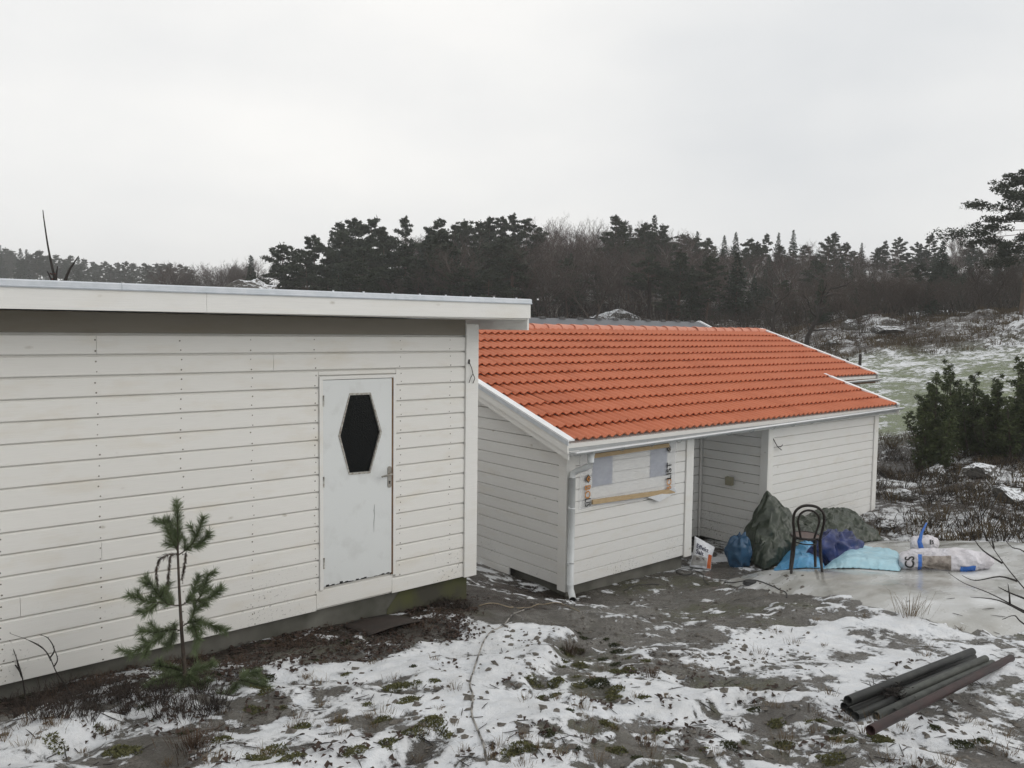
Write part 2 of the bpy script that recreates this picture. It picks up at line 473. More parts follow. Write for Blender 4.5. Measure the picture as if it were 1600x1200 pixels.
# patches: oval bare rock windows and ragged melt edges
wx_ = fx_+.16*(fbm(fx_*3, fy_*3, 2, 70)-.5); wy_ = fy_+.16*(fbm(fx_*3, fy_*3, 2, 69)-.5)
pn = fbm(wx_*1.6, wy_*1.6, 2, 71)*.34+fbm(wx_*4.6, wy_*4.6, 3, 73)*.36+fbm(fx_*12, fy_*12, 3, 77)*.20+fbm(fx_*34, fy_*34, 2, 78)*.10
crk = np.exp(-(np.abs(fbm(fx_*1.3+4, fy_*1.3, 4, 62)-.5)/.016)**2)+.7*np.exp(-(np.abs(fbm(fx_*2.6, fy_*2.6+7, 3, 64)-.5)/.016)**2)
pn = pn-.13*np.clip(crk, 0, 1)*sstep(.02, .2, dens)
pn = pn-dz*.8                                                # snow stays in the hollows
lawn = sstep(13, 17, az_)*sstep(23, 27, rr_)*(1-sstep(42, 47, rr_))
farn = fbm(fx_*.7, fy_*.7, 5, 81, .6)
a2_ = fbm(fx_*.22, fy_*.22, 4, 83)
far_dens = np.where(rr_ < 26, .46+.14*sstep(27, 33, az_), np.where(rr_ < 62, .44, .06))
far_dens = far_dens*(1-lawn)+lawn*(.32+.26*sstep(31, 43, rr_))
snow_near = sstep(-.13, .13, dens*.40+.300-pn)
snow_far = np.clip(far_dens+(farn-.5)*.5+(a2_-.5)*.6*(1-lawn), 0, 1)
snow = snow_near*nearm+snow_far*(1-nearm)
soil = (sstep(1.0, .25, 6.72-fy_+.5*(fbm(fx_*2, fy_*2, 3, 90)-.5))*(fx_ < 5.9)+sstep(1.4, .5, np.hypot((fx_-6.3)*.8, fy_-7.4)+.4*(fbm(fx_*2, fy_*2, 3, 90)-.5)))*nearm
soil = np.clip(soil, 0, 1)
soil = np.maximum(soil, sstep(12, 14, rr_)*(1-lawn)*.9)
green = np.clip(sstep(.55, .72, fbm(fx_*1.3+9, fy_*1.3, 4, 95))*(1-soil), 0, 1)
green = np.maximum(green*nearm, lawn)
z_all = bz+dz+snow*.010*nearm
def grid_mesh(name, Z, cells):
    ny, nx = len(gy), len(gx)
    idx = np.arange(ny*nx).reshape(ny, nx)
    quads = np.stack([idx[:-1,:-1], idx[:-1,1:], idx[1:,1:], idx[1:,:-1]], -1).reshape(-1, 4)
    if cells is not None:
        quads = quads[cells]
    used = np.unique(quads); remap = -np.ones(ny*nx, int); remap[used] = np.arange(len(used))
    quads = remap[quads]
    me = bpy.data.meshes.new(name)
    me.vertices.add(len(used)); me.loops.add(quads.size); me.polygons.add(len(quads))
    co = np.stack([fx_[used], fy_[used], Z[used]], -1).astype(np.float32)
    me.vertices.foreach_set('co', co.ravel())
    me.loops.foreach_set('vertex_index', quads.ravel().astype(np.int32))
    me.polygons.foreach_set('loop_start', np.arange(0, quads.size, 4, dtype=np.int32))
    me.polygons.foreach_set('use_smooth', np.ones(len(quads), bool))
    me.update(); me.validate()
    return me, used
gme, gused = grid_mesh('ground', z_all, None)
ca = gme.attributes.new('cover', 'FLOAT_COLOR', 'POINT')
ca.data.foreach_set('color', np.stack([snow, soil, green, lawn], -1)[gused].astype(np.float32).ravel())
cb = gme.attributes.new('zone', 'FLOAT_COLOR', 'POINT')
cb.data.foreach_set('color', np.stack([1-nearm, sstep(58, 66, rr_), 0*snow, 0*snow+1], -1)[gused].astype(np.float32).ravel())

def ground_mat():
    m, nt, b = new_mat('rock_snow_ground')
    at = N(nt, 'ShaderNodeAttribute', attribute_name='cover')
    sp = N(nt, 'ShaderNodeSeparateColor'); nt.links.new(at.outputs['Color'], sp.inputs[0])
    pos = N(nt, 'ShaderNodeNewGeometry').outputs['Position']
    n1 = noise(nt, pos, 2.2, 6, .6); n2 = noise(nt, pos, 34, 5, .65); n3 = noise(nt, pos, 9, 5, .6); n4 = noise(nt, pos, 140, 3, .7)
    rock = ramp(nt, n3, [(.3, (.085, .077, .066)), (.5, (.155, .145, .129)), (.72, (.225, .213, .192))])
    rock = mixc(nt, ramp(nt, n1, [(.46, 0), (.60, .72)]), rock, (.052, .046, .038))
    pale = noise(nt, mapping(nt, pos, (1, 1, 1)), 3.1, 5, .62)
    rock = mixc(nt, ramp(nt, pale, [(.57, 0), (.70, .5)]), rock, (.25, .243, .225))
    rock = mixc(nt, ramp(nt, n2, [(.42, 0), (.68, .75)]), rock, (.055, .046, .036))
    rock = mixc(nt, ramp(nt, n4, [(.52, 0), (.72, .6)]), rock, (.29, .28, .25))
    vc = N(nt, 'ShaderNodeTexVoronoi', Scale=5.5, feature='DISTANCE_TO_EDGE')
    wv = N(nt, 'ShaderNodeVectorMath', operation='ADD'); nt.links.new(pos, wv.inputs[0])
    wn2 = N(nt, 'ShaderNodeTexNoise', Scale=6.0); nt.links.new(pos, wn2.inputs['Vector']); nt.links.new(wn2.outputs['Color'], wv.inputs[1]); nt.links.new(wv.outputs[0], vc.inputs['Vector'])
    rock = mixc(nt, ramp(nt, vc.outputs['Distance'], [(.0, .55), (.05, 0)]), rock, (.03, .025, .02))
    grit = noise(nt, pos, 75, 4, .75)
    rock = mixc(nt, ramp(nt, grit, [(.5, 0), (.68, .7)]), rock, (.045, .04, .033))
    soilc = ramp(nt, n2, [(.3, (.012, .009, .007)), (.55, (.034, .024, .017)), (.8, (.075, .05, .033))])
    c = mixc(nt, sp.outputs[1], rock, soilc)
    moss = ramp(nt, n2, [(.3, (.025, .028, .010)), (.6, (.085, .085, .035)), (.8, (.13, .12, .06))])
    c = mixc(nt, math_(nt, 'MULTIPLY', sp.outputs[2], ramp(nt, n3, [(.4, .25), (.6, .85)])), c, moss)
    lawnc = ramp(nt, n2, [(.3, (.085, .115, .035)), (.7, (.17, .20, .085))])
    c = mixc(nt, at.outputs['Alpha'], c, lawnc)
    zo = N(nt, 'ShaderNodeAttribute', attribute_name='zone')
    zs = N(nt, 'ShaderNodeSeparateColor'); nt.links.new(zo.outputs['Color'], zs.inputs[0])
    nf = noise(nt, pos, .75, 9, .70); nl = noise(nt, pos, 4.2, 6, .75)
    fe = math_(nt, 'MULTIPLY', math_(nt, 'ADD', math_(nt, 'SUBTRACT', nf, .5), math_(nt, 'SUBTRACT', nl, .5)), 2.6)
    heath = ramp(nt, nf, [(.32, (.016, .012, .009)), (.5, (.045, .030, .019)), (.66, (.095, .068, .038))])
    c = mixc(nt, math_(nt, 'MULTIPLY', zs.outputs[0], math_(nt, 'SUBTRACT', .75, math_(nt, 'MULTIPLY', at.outputs['Alpha'], .75))), c, heath)
    e = math_(nt, 'ADD', sp.outputs[0], math_(nt, 'MULTIPLY', math_(nt, 'SUBTRACT', n2, .5), 1.15))
    e = math_(nt, 'ADD', e, math_(nt, 'MULTIPLY', fe, zs.outputs[0]))
    e = math_(nt, 'ADD', e, math_(nt, 'MULTIPLY', math_(nt, 'SUBTRACT', n4, .5), .75))
    e = math_(nt, 'ADD', e, math_(nt, 'MULTIPLY', math_(nt, 'SUBTRACT', n3, .5), .75))
    sm = ramp(nt, e, [(.46, 0), (.54, .45), (.60, .85), (.78, 1)])
    snowc = ramp(nt, n3, [(.3, (.74, .77, .81)), (.7, (.86, .87, .885))])
    thin = ramp(nt, n1, [(.38, .0), (.7, .32)])
    snowc = mixc(nt, thin, snowc, (.47, .46, .44))
    c = mixc(nt, sm, c, snowc)
    nt.links.new(c, b.inputs['Base Color'])
    nt.links.new(ramp(nt, math_(nt, 'ADD', math_(nt, 'MULTIPLY', n1, .7), math_(nt, 'MULTIPLY', sm, .35)), [(.34, .26), (.75, .85)]), b.inputs['Roughness'])
    h = math_(nt, 'ADD', math_(nt, 'MULTIPLY', n2, .7), math_(nt, 'MULTIPLY', n4, .3))
    h = math_(nt, 'ADD', h, math_(nt, 'MULTIPLY', sm, .5))
    bump(nt, b, h, .9, .025)
    return m
M['ground'] = ground_mat()
gme.materials.append(M['ground'])
ground = bpy.data.objects.new('ground', gme); COL.objects.link(ground)
ground['kind'] = 'structure'

# frozen melt water, a sheet of its own over the rock
icez = bz+dz*.55+.045*sstep(-.05, .45, icesd)-.05*sstep(.05, -.25, icesd)
icez += (fbm(fx_*1.1, fy_*1.1, 3, 60)-.5)*.06*sstep(0, .6, icesd)
q_ok = (icesd > -.22).reshape(len(gy), len(gx))
cells = (q_ok[:-1,:-1] & q_ok[1:,1:] & q_ok[:-1,1:] & q_ok[1:,:-1]).ravel()
ime, _ = grid_mesh('ice_sheet', icez, cells)
def ice_mat():
    m, nt, b = new_mat('grey_ice')
    pos = N(nt, 'ShaderNodeNewGeometry').outputs['Position']
    n0 = noise(nt, mapping(nt, pos, (.8, 1.3, 1)), 1.1, 5, .55); n1 = noise(nt, pos, 4.5, 5, .6); n2 = noise(nt, pos, 26, 4, .6)
    c = ramp(nt, n0, [(.32, (.27, .262, .235)), (.46, (.41, .408, .385)), (.56, (.54, .545, .54)), (.68, (.78, .79, .80))])
    c = mixc(nt, ramp(nt, n1, [(.45, 0), (.75, .45)]), c, (.35, .338, .30))
    c = mixc(nt, ramp(nt, n2, [(.6, 0), (.8, .3)]), c, (.80, .81, .82))
    nt.links.new(c, b.inputs['Base Color'])
    nt.links.new(ramp(nt, n0, [(.38, .10), (.66, .5)]), b.inputs['Roughness'])
    b.inputs['Specular IOR Level'].default_value = .4
    bump(nt, b, math_(nt, 'ADD', n1, math_(nt, 'MULTIPLY', n2, .3)), .25, .02)
    return m
ime.materials.append(ice_mat())
ice = bpy.data.objects.new('ice_sheet', ime); COL.objects.link(ice)
ice['kind'] = 'structure'
_IG = dict(x=gx, y=gy, z=np.maximum(z_all, np.where(icesd > -.22, icez, -9)).reshape(len(gy), len(gx)))
def surf(x, y):
    """top of ground, snow or ice (bilinear in the grid)"""
    i = int(np.clip(np.searchsorted(gx, x)-1, 0, len(gx)-2)); j = int(np.clip(np.searchsorted(gy, y)-1, 0, len(gy)-2))
    a = (x-gx[i])/(gx[i+1]-gx[i]); c = (y-gy[j])/(gy[j+1]-gy[j]); Z = _IG['z']
    return float((Z[j,i]*(1-a)+Z[j,i+1]*a)*(1-c)+(Z[j+1,i]*(1-a)+Z[j+1,i+1]*a)*c)
def ground_hit(u, v, lo=1.5, hi=60):
    """first point where the sight line through a photo pixel meets the ground"""
    d = ray(u, v); t = lo
    while t < hi:
        p = CAM+d*t
        if p[2] <= surf(p[0], p[1]): return p
        t += .03 if t < 14 else .25
    return CAM+d*hi

# ------------------------------------------------------------------ siding boards
def mapA(y0):        # wall facing -Y : s = x, o = out of the wall
    return lambda s, o, z: (s, y0-o, z)
def mapG(x0):        # wall facing -X : s = y
    return lambda s, o, z: (x0-o, s, z)
def board(parent, mp, s0, s1, z0, h, mat, th=.022, s0t=None, s1t=None, cham=.012, jig=.0012, name='board'):
    s0t = s0 if s0t is None else s0t; s1t = s1 if s1t is None else s1t
    j = rng.uniform(-jig, jig)
    g_ = cham
    prof = [(-.004, g_), (th+j-.002, g_), (th+j, g_+.003), (th+j, h-g_*.9), (.006, h), (-.004, h)]
    m = MB()
    e = lambda a, b: [mp(a+(b-a)*z/h, o-th, z0+z) for o, z in prof]
    m.prism(e(s0, s0t), e(s1, s1t))
    return m.build(name, mat, parent, recalc=True)
def nails(parent, mp, cols, rows, out=.0):
    m = MB()
    for s in cols:
        for z0 in rows:
            for dz_ in (.032, .118):
                ss = s+rng.uniform(-.012, .012); zz = z0+dz_+rng.uniform(-.008, .008)
                r = rng.uniform(.0045, .0075)
                m.add([mp(ss+r*math.cos(k*math.pi/3), .0018+out, zz+r*math.sin(k*math.pi/3)) for k in range(6)], [tuple(range(6))])
    o = m.build('nails', M['nail'], parent); o['kind'] = 'stuff'
    return o

# ------------------------------------------------------------------ white shed with the door
YA = 6.667; ZA = .866; PB = .16
shed = empty('white_shed', (2.0, 7.8, .6), 'white plank shed with a flat roof edge and a door with hexagonal window', 'shed')
ORG[shed.name] = np.array([2.0, 7.8, .6])
w = MB().box(-2.6, 5.135, YA+.028, 10.4, ZA+.01, 3.56).build('wall', M['paintA'], shed)
fd = MB().box(-2.55, 5.09, YA+.075, 10.3, .05, ZA+.008).build('foundation', M['concrete'], shed)
mg = MB()
mg.add([(4.05, YA+.07, .40), (5.088, YA+.07, .35), (5.088, YA+.07, ZA-.002), (4.25, YA+.07, ZA-.002), (4.1, YA+.07, .7)], [(0, 1, 2, 3, 4)])
mg.build('moss_growth', M['mossy'], fd)
mp = mapA(YA)
L0, L1, D0, D1 = -2.6, 4.987, 3.330, 4.146
JX = {15: [1.495], 14: [2.9], 12: [], 8: [.2], 5: [1.5], 3: [.95], 10: [-.4]}
for k in range(17):
    z0 = ZA+k*PB; h = PB
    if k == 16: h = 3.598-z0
    if k == 0: spans = [(L0, 3.297), (4.112, L1)]
    elif k <= 12: spans = [(L0, D0-.004), (D1+.004, L1)]
    elif k == 13: spans = [(L0, D0-.004), (D1+.004, L1)]
    else: spans = [(L0, L1)]
    out = []
    for a, b in spans:
        cuts = [a]+[c for c in JX.get(k, []) if a < c < b]+[b]
        out += [(cuts[i]+(.0012 if i else 0), cuts[i+1]-(.0012 if i < len(cuts)-2 else 0)) for i in range(len(cuts)-1)]
    for a, b in out: board(w, mp, a, b, z0, h, M['paintA'] if k < 16 else M['frieze_shaded'], th=.022 if k < 16 else .010)
board(w, mp, 3.300, 4.108, .884, .182, M['paintA'], jig=0, name='sill_board')
board(w, mp, D0, D1, 3.060, .044, M['paintA'], jig=0, cham=.006)
nails(w, mp, [-1.5, -.9, -.28, .27, .83, 1.49, 2.11, 2.70], [ZA+k*PB for k in range(17)])
nails(w, mp, [3.29, 4.20, 4.80], [ZA+k*PB for k in range(1, 16)])
cbm = MB().box(4.990, 5.148, YA-.022, YA+.004, ZA+.006, 3.552)
cbm.box(5.137, 5.1505, YA+.0045, YA+.12, ZA+.006, 3.55)
cbo = cbm.build('corner_board', M['trim'], shed)
# wire hook on the corner board
hk = [at_y(733, 566, YA-.03), at_y(737, 575, YA-.045), at_y(739, 584, YA-.04), at_y(742, 591, YA-.05), at_y(739, 599, YA-.03)]
mh = MB().tube(hk, .004, 5); mh.tube([at_y(739,584,YA-.04), at_y(735.5,590,YA-.05), at_y(733,598,YA-.03)], .0035, 5)
mh.tube([at_y(733,562,YA-.02), at_y(733,568,YA-.04)], .009, 6)
mh.build('wire_hook', M['dark_bark'], cbo)
# roof, soffit, fascia, metal drip edge
YF = YA-.55; XR = 5.405; XL = -3.0
zf = lambda x: 3.5968+(x-.82)*.0053
MB().box(XL+.03, XR-.03, YF+.024, YA+.03, 3.606, 3.618).build('soffit', M['paintA'], shed)
spl = at_y(323, 470, YF)[0]
for a, b in ((XL, spl-.001), (spl+.001, XR)):
    MB().prism([(a, YF, zf(a)), (a, YF+.022, zf(a)), (a, YF+.022, zf(a)+.150), (a, YF, zf(a)+.150)],
               [(b, YF, zf(b)), (b, YF+.022, zf(b)), (b, YF+.022, zf(b)+.150), (b, YF, zf(b)+.150)]).build('fascia_board', M['trim'], shed, recalc=True)
MB().box(XR-.022, XR, YF+.0225, 10.9, 3.50, 3.74).build('end_fascia', M['trim'], shed)
jt = [XL, at_y(190, 440, YF)[0], 3.8, XR+.012]
for a, b in zip(jt[:-1], jt[1:]):
    pr = [(.0, .146), (-.012, .142), (-.016, .150), (-.006, .156), (-.006, .186), (.012, .196), (.30, .180), (.30, .172), (.004, .180), (.004, .150)]
    de = MB().prism([(a+.001, YF+p, zf(a)+q) for p, q in pr], [(b-.001, YF+p, zf(b)+q) for p, q in pr]).build('drip_edge', M['zinc'], shed, recalc=True)
mr = MB(); xs = np.arange(XL, XR+.01, .024)
mr.add([(x, YF+.03, 3.772+.009*math.cos(i*1.57)) for i, x in enumerate(xs)]+[(x, 10.95, 3.36+.009*math.cos(i*1.57)) for i, x in enumerate(xs)],
       [(i, i+1, len(xs)+i+1, len(xs)+i) for i in range(len(xs)-1)], True)
rf = mr.build('roof_sheet', M['zinc'], shed)
ms = MB()
for i in range(9):
    x = 3.2+i*.29
    ms.tube([(x, YF+.02, zf(x)+.188), (x, YF+.02, zf(x)+.206)], .009, 6)
o = ms.build('roof_screws', M['cap'], rf); o['kind'] = 'stuff'
# the door
fr = MB()
fr.box(D0, D0+.034, YA-.016, YA+.06, 1.068, 3.056).box(D1-.030, D1, YA-.012, YA+.06, 1.068, 3.056).box(D0+.0345, D1-.0305, YA-.014, YA+.06, 3.024, 3.056)
fr.build('door_frame', M['trim'], shed)
MB().box(D1-.046, D1-.0305, YA-.006, YA+.02, 1.075, 3.023).build('door_stop', M['brown_wood_shade'], shed)
lx0, lx1, lz0, lz1 = D0+.038, D1-.050, 1.092, 3.018
yl = YA-.009
hexp = [(3.638, 2.879), (3.857, 2.877), (3.973, 2.500), (3.854, 2.122), (3.632, 2.129), (3.530, 2.497)]
outp = [(lx0, lz1), (lx1, lz1), (lx1, 2.5), (lx1, lz0), (lx0, lz0), (lx0, 2.5)]
def ring_plate(outer, inner, y_f, y_b):
    n = len(outer); m = MB()
    V = [(x, y_f, z) for x, z in outer]+[(x, y_f, z) for x, z in inner]+[(x, y_b, z) for x, z in outer]+[(x, y_b, z) for x, z in inner]
    F = []
    for i in range(n):
        j = (i+1) % n
        F += [(i, j, n+j, n+i), (2*n+i, 3*n+i, 3*n+j, 2*n+j), (i, 2*n+i, 2*n+j, j), (n+i, n+j, 3*n+j, 3*n+i)]
    return m.add(V, F)
door = ring_plate(outp, hexp, yl, yl+.036).build('door', M['door'], shed, recalc=True)
def scale_poly(P_, d):
    c = np.mean(P_, 0); r = []
    for q in P_:
        v_ = np.array(q)-c; L = np.linalg.norm(v_); r.append(tuple(c+v_*(L+d)/L))
    return r
ring_plate(scale_poly(hexp, .011), scale_poly(hexp, -.008), yl-.006, yl+.020).build('window_bead', M['brass'], door, recalc=True)
MB().add([(x, yl+.016, z) for x, z in hexp], [tuple(range(6))]).build('pane', M['glass'], door)
pl = []
for k in range(16):
    a = 2*math.pi*k/16; pl.append((4.070+.021*math.cos(a), 2.052+(.085 if math.sin(a) >= 0 else -.085)+.021*math.sin(a)))
pm = MB(); pm.prism([(x, yl-.008, z) for x, z in pl], [(x, yl-.0005, z) for x, z in pl])
plate = pm.build('handle_plate', M['steel'], door, recalc=True)
MB().tube([(4.070, yl-.006, 2.085), (4.070, yl-.045, 2.085), (4.055, yl-.056, 2.083), (3.955, yl-.054, 2.072)], [.010, .010, .0105, .009], 8).build('handle', M['steel'], door)
kh = MB().tube([(4.070, yl-.0105, 2.006), (4.070, yl-.007, 2.006)], .008, 8); kh.box(4.066, 4.074, yl-.0105, yl-.007, 1.985, 2.002)
kh.build('keyhole', M['dark'], door)
for z in (2.78, 2.03, 1.27):
    MB().tube([(D0+.037, yl-.006, z), (D0+.037, yl-.006, z+.10)], .0085, 8).build('hinge', M['brass'], door)
cr = MB()      # hairline crack in the paint
cp = [(3.905, 1.80), (3.900, 1.74), (3.904, 1.70), (3.898, 1.62), (3.899, 1.53)]
cr.tube([(x, yl-.0008, z) for x, z in cp], [.001, .003, .0018, .0022, .0006], 4); cr.build('crack', M['dark'], door)
dirt = MB()    # rotten lower edge
for i in range(26):
    x = lx0+.01+(lx1-lx0-.02)*i/25
    dirt.box(x-.016, x+.016, yl-.0012, yl+.004, lz0-.002, lz0+abs(rng.gauss(.006, .007)))
dirt.build('rotten_edge', M['dark'], door)

# ------------------------------------------------------------------ outbuilding with the red tiled roof
XB = 7.153; YB = 7.341; ZB = .136
SL = .329; YE = 7.09; ZE = 2.085; YRD = 11.52; CS = 1/math.sqrt(1+SL*SL)
zr = lambda y: ZE+SL*(y-YE)            # tile base plane
XG = 6.91; XE1 = 16.05; XE2 = 18.2; YE2 = YE+4*.361
ob = empty('tiled_outbuilding', (11.5, 11.0, -.2), 'long white plank outbuilding with orange-red tiled roof and an open recess', 'outbuilding')
zu = lambda y: zr(y)-.10
def core(x0, x1, yf, z0):
    yb = 2*YRD-8.0
    P0 = [(yf, z0), (yf, zu(yf)), (YRD, zu(YRD)), (yb, zu(2*YRD-yb)), (yb, z0)]
    return [(x0, y, z) for y, z in P0], [(x1, y, z) for y, z in P0]
cm = MB()
cm.prism(*core(XB+.028, 9.765, YB+.028, ZB+.01)); cm.prism(*core(9.6, 12.0, 8.72, -.18)); cm.prism(*core(11.858, 15.71, YB+.0285, -.18)); cm.prism(*core(15.6, 17.9, 8.80, -.18))
bw = cm.build('wall', M['paintB'], ob, recalc=True)
fm = MB().box(XB+.10, 9.70, YB+.085, 15, -.6, ZB+.008).box(9.65, 12.1, 8.76, 15, -.6, -.183).box(11.92, 15.66, YB+.09, 15, -.6, -.184).box(15.6, 17.8, 8.9, 15, -.6, -.185)
fm.build('foundation', M['concrete'], ob)
gb = mapG(XB); fb = mapA(YB)
ycut = lambda z: max(7.470, YE+(z-(ZE-.165))/SL)
for k in range(-2, 20):                # gable end
    z0 = ZB+k*PB
    if k < 0: a0 = a1 = 8.48
    else:
        a0, a1 = ycut(z0), ycut(z0+PB)
        if a1 > a0 and a0 == 7.470: a0 = a1-.001 if a1-a0 > .3 else a0
    if a1 > YRD-.1: break
    board(bw, gb, a0, min(15.4, 2*YRD-a0), z0, PB, M['paintB'], s0t=a1, s1t=min(15.4, 2*YRD-a1), cham=.007)
for k in range(0, 12):                 # front, left bay
    board(bw, fb, 7.29, 9.618, ZB+k*PB, PB if k < 11 else .10, M['paintB'], cham=.007)
for k in range(-2, 12):                # front, right bay
    board(bw, fb, 11.975, 15.575, ZB+k*PB, PB if k < 11 else .10, M['paintB'], cham=.007)
rb = mapG(11.83)
for k in range(-2, 12):                # side of the recess
    board(bw, rb, 7.468, 8.672, ZB+k*PB, PB, M['paintB'], cham=.007)
bb = mapA(8.69)
for k in range(-2, 12):                # back of the recess
    board(bw, bb, 9.80, 11.80, ZB+k*PB, PB, M['paintB'], cham=.007)
MB().box(11.772, 11.806, 8.640, 8.664, -.18, 2.05).build('corner_strip', M['trim'], bw)
for nm, (x0, x1, y0, y1, z0, z1) in {
    'a': (XB-.024, XB-.0005, YB-.022, 7.466, ZB-.045, 1.93), 'b': (XB, 7.285, YB-.022, YB-.0005, ZB-.045, 1.93),
    'c': (9.622, 9.790, YB-.024, YB+.001, ZB-.02, 1.93), 'd': (9.7665, 9.790, YB+.0015, YB+.11, ZB-.02, 1.93),
    'e': (11.833, 11.972, YB-.024, YB-.0005, -.20, 1.93), 'f': (11.806, 11.8295, YB-.024, 7.464, -.20, 2.02),
    'g': (15.578, 15.735, YB-.024, YB-.0005, -.205, 1.93)}.items():
    MB().box(x0, x1, y0, y1, z0, z1).build('corner_board', M['trim'], ob)
# roof deck, soffit, barge boards, verge caps
def slab(x0, x1, ya, yb_, t0, t1):
    return ([(x0, ya, zr(ya)+t0), (x0, ya, zr(ya)+t1), (x0, yb_, zr(yb_)+t1), (x0, yb_, zr(yb_)+t0)],
            [(x1, ya, zr(ya)+t0), (x1, ya, zr(ya)+t1), (x1, yb_, zr(yb_)+t1), (x1, yb_, zr(yb_)+t0)])
dk = MB(); dk.prism(*slab(XG+.03, XE1-.03, YE+.03, YRD, -.07, -.012)); dk.prism(*slab(XE1-.0301, XE2-.03, YE2+.03, YRD, -.07, -.012))
roof = dk.build('roof', M['trim'], ob, recalc=True)
bk = MB(); yb2 = 2*YRD-YE2      # the far slope, tiled alike but out of sight
bk.add([(XG+.03, YRD+.001, zr(YRD)-.012), (XE2-.03, YRD+.001, zr(YRD)-.012), (XE2-.03, yb2, zr(YE2)-.012), (XG+.03, yb2, zr(YE2)-.012)], [(0, 1, 2, 3)])
bk.build('back_slope', M['tile'], roof)
def barge(x0, x1, ya, yb_, t0, t1, name, mat):
    return MB().prism(*slab(x0, x1, ya, yb_, t0, t1)).build(name, mat, ob, recalc=True)
barge(XG, XG+.024, YE, YRD, -.118, .042, 'barge_board', M['trim'])
barge(XG+.022, XG+.044, YE+.004, YRD, -.205, -.1185, 'barge_board', M['trim'])
barge(XG+.046, XB-.001, YE+.03, YRD, -.13, -.112, 'gable_soffit', M['trim'])
barge(XG-.012, XG+.105, YE-.02, YRD+.05, .044, .066, 'verge_cap', M['cap'])
barge(XG-.012, XG-.0005, YE-.02, YRD+.05, -.012, .0435, 'verge_flange', M['zinc'])
barge(XE1-.10, XE1+.012, YE-.02, YE2+.10, .044, .072, 'verge_cap', M['cap'])
barge(XE1-.004, XE1+.012, YE-.015, YE2+.05, -.16, .0435, 'barge_board', M['trim'])
barge(XE2-.10, XE2+.012, YE2-.03, YRD+.05, .044, .072, 'verge_cap', M['cap'])
barge(XE2-.004, XE2+.012, YE2-.02, YRD+.03, -.16, .0435, 'barge_board', M['trim'])
# tiles: two waves each, 30 x 42 cm
def tile_mesh():
    m = MB(); n = 12; W = .300; Ls = .42
    hx = lambda x: .038*(.5+.5*math.cos(2*math.pi*(x-.052)/.15))**1.2
    xs_ = [W*i/n for i in range(n+1)]
    lo, hi = .046, .002
    front = [(x, 0, lo+hx(x)) for x in xs_]; back = [(x, Ls, hi+hx(x)) for x in xs_]
    m.add(front+back, [(i, i+1, n+2+i, n+1+i) for i in range(n)], True)
    lip = [(x, 0, lo+hx(x)) for x in xs_]+[(x, .003, lo+hx(x)-.015) for x in xs_]
    m.add(lip, [(i+1, i, n+1+i, n+2+i) for i in range(n)])
    und = [(x, .003, lo+hx(x)-.015) for x in xs_]+[(x, .10, lo+hx(x)-.026) for x in xs_]
    m.add(und, [(i+1, i, n+1+i, n+2+i) for i in range(n)])
    return m
tm = tile_mesh()
ang = math.atan(SL); ca_, sa_ = math.cos(ang), math.sin(ang)
spots = []
for r_ in range(12):
    y0 = YE+r_*.361
    xend = XE1-.09 if r_ < 4 else XE2-.09
    c_ = 0
    while XG+.085+c_*.3 < xend-.05:
        spots.append((XG+.085+c_*.3, y0, zr(y0), xend)); c_ += 1
def tile_pts(sx, sy, sz, xend, jy=0.0, jz=0.0):
    return [(min(sx+x, xend), sy+jy+y*ca_-z*sa_, sz+jz+y*sa_+z*ca_) for x, y, z in tm.v]
size = lambda s_: abs(np.linalg.norm(np.array(s_[:3])-CAM))
order = sorted(range(len(spots)), key=lambda i: size(spots[i]))
tme = None; rest = MB(); tr = random.Random(3)
proto = MB(); proto.v = list(tm.v); proto.f = list(tm.f); proto.sm = list(tm.sm)
for n_, i in enumerate(order):
    sx, sy, sz, xe = spots[i]
    jy, jz = tr.gauss(0, .003), tr.gauss(0, .0012)
    if n_ < 300 and sx+.30 < xe+.06:
        if tme is None:
            t0 = proto.build('tile', M['tile'], None, origin=(0, 0, 0)); tme = t0.data
            t0.parent = roof
        else:
            t0 = bpy.data.objects.new('tile', tme); COL.objects.link(t0); t0.parent = roof
        t0.location = Vector((sx, sy+jy, sz+jz))-Vector(ORG[roof.name])
        t0.rotation_euler = (ang, tr.gauss(0, .002), tr.gauss(0, .003))
    else:
        rest.add(tile_pts(sx, sy, sz, xe, jy, jz), tm.f, True)
rest.sm = [s_ for s_ in tm.sm]*(len(rest.f)//len(tm.f))
o = rest.build('tiles_far', M['tile'], roof); o['kind'] = 'stuff'
rt = MB(); nseg = 10
for a_, rr in ((0, .118), (.40, .100)):
    pass
def ridge_tile():
    m = MB(); n = 9
    ring = lambda x, r: [(x, r*1.15*math.cos(math.pi*i/(n-1)), r*.86*math.sin(math.pi*i/(n-1))) for i in range(n)]
    R = ring(0, .122)+ring(.41, .100)
    m.add(R, [(i, i+1, n+i+1, n+i) for i in range(n-1)], True)
    m.add(ring(0, .122)+ring(0, .104), [(i+1, i, n+i, n+i+1) for i in range(n-1)])
    return m
rtm = ridge_tile(); rme = None; x = XG+.02
while x < XE2-.05:
    if rme is None:
        t0 = rtm.build('ridge_tile', M['ridge'], None, origin=(0, 0, 0)); rme = t0.data; t0.parent = roof
    else:
        t0 = bpy.data.objects.new('ridge_tile', rme); COL.objects.link(t0); t0.parent = roof
    t0.location = Vector((x, YRD+tr.gauss(0, .004), zr(YRD)-.012+tr.gauss(0, .003)))-Vector(ORG[roof.name]); t0.rotation_euler = (0, .012, tr.gauss(0, .006))
    x += .362
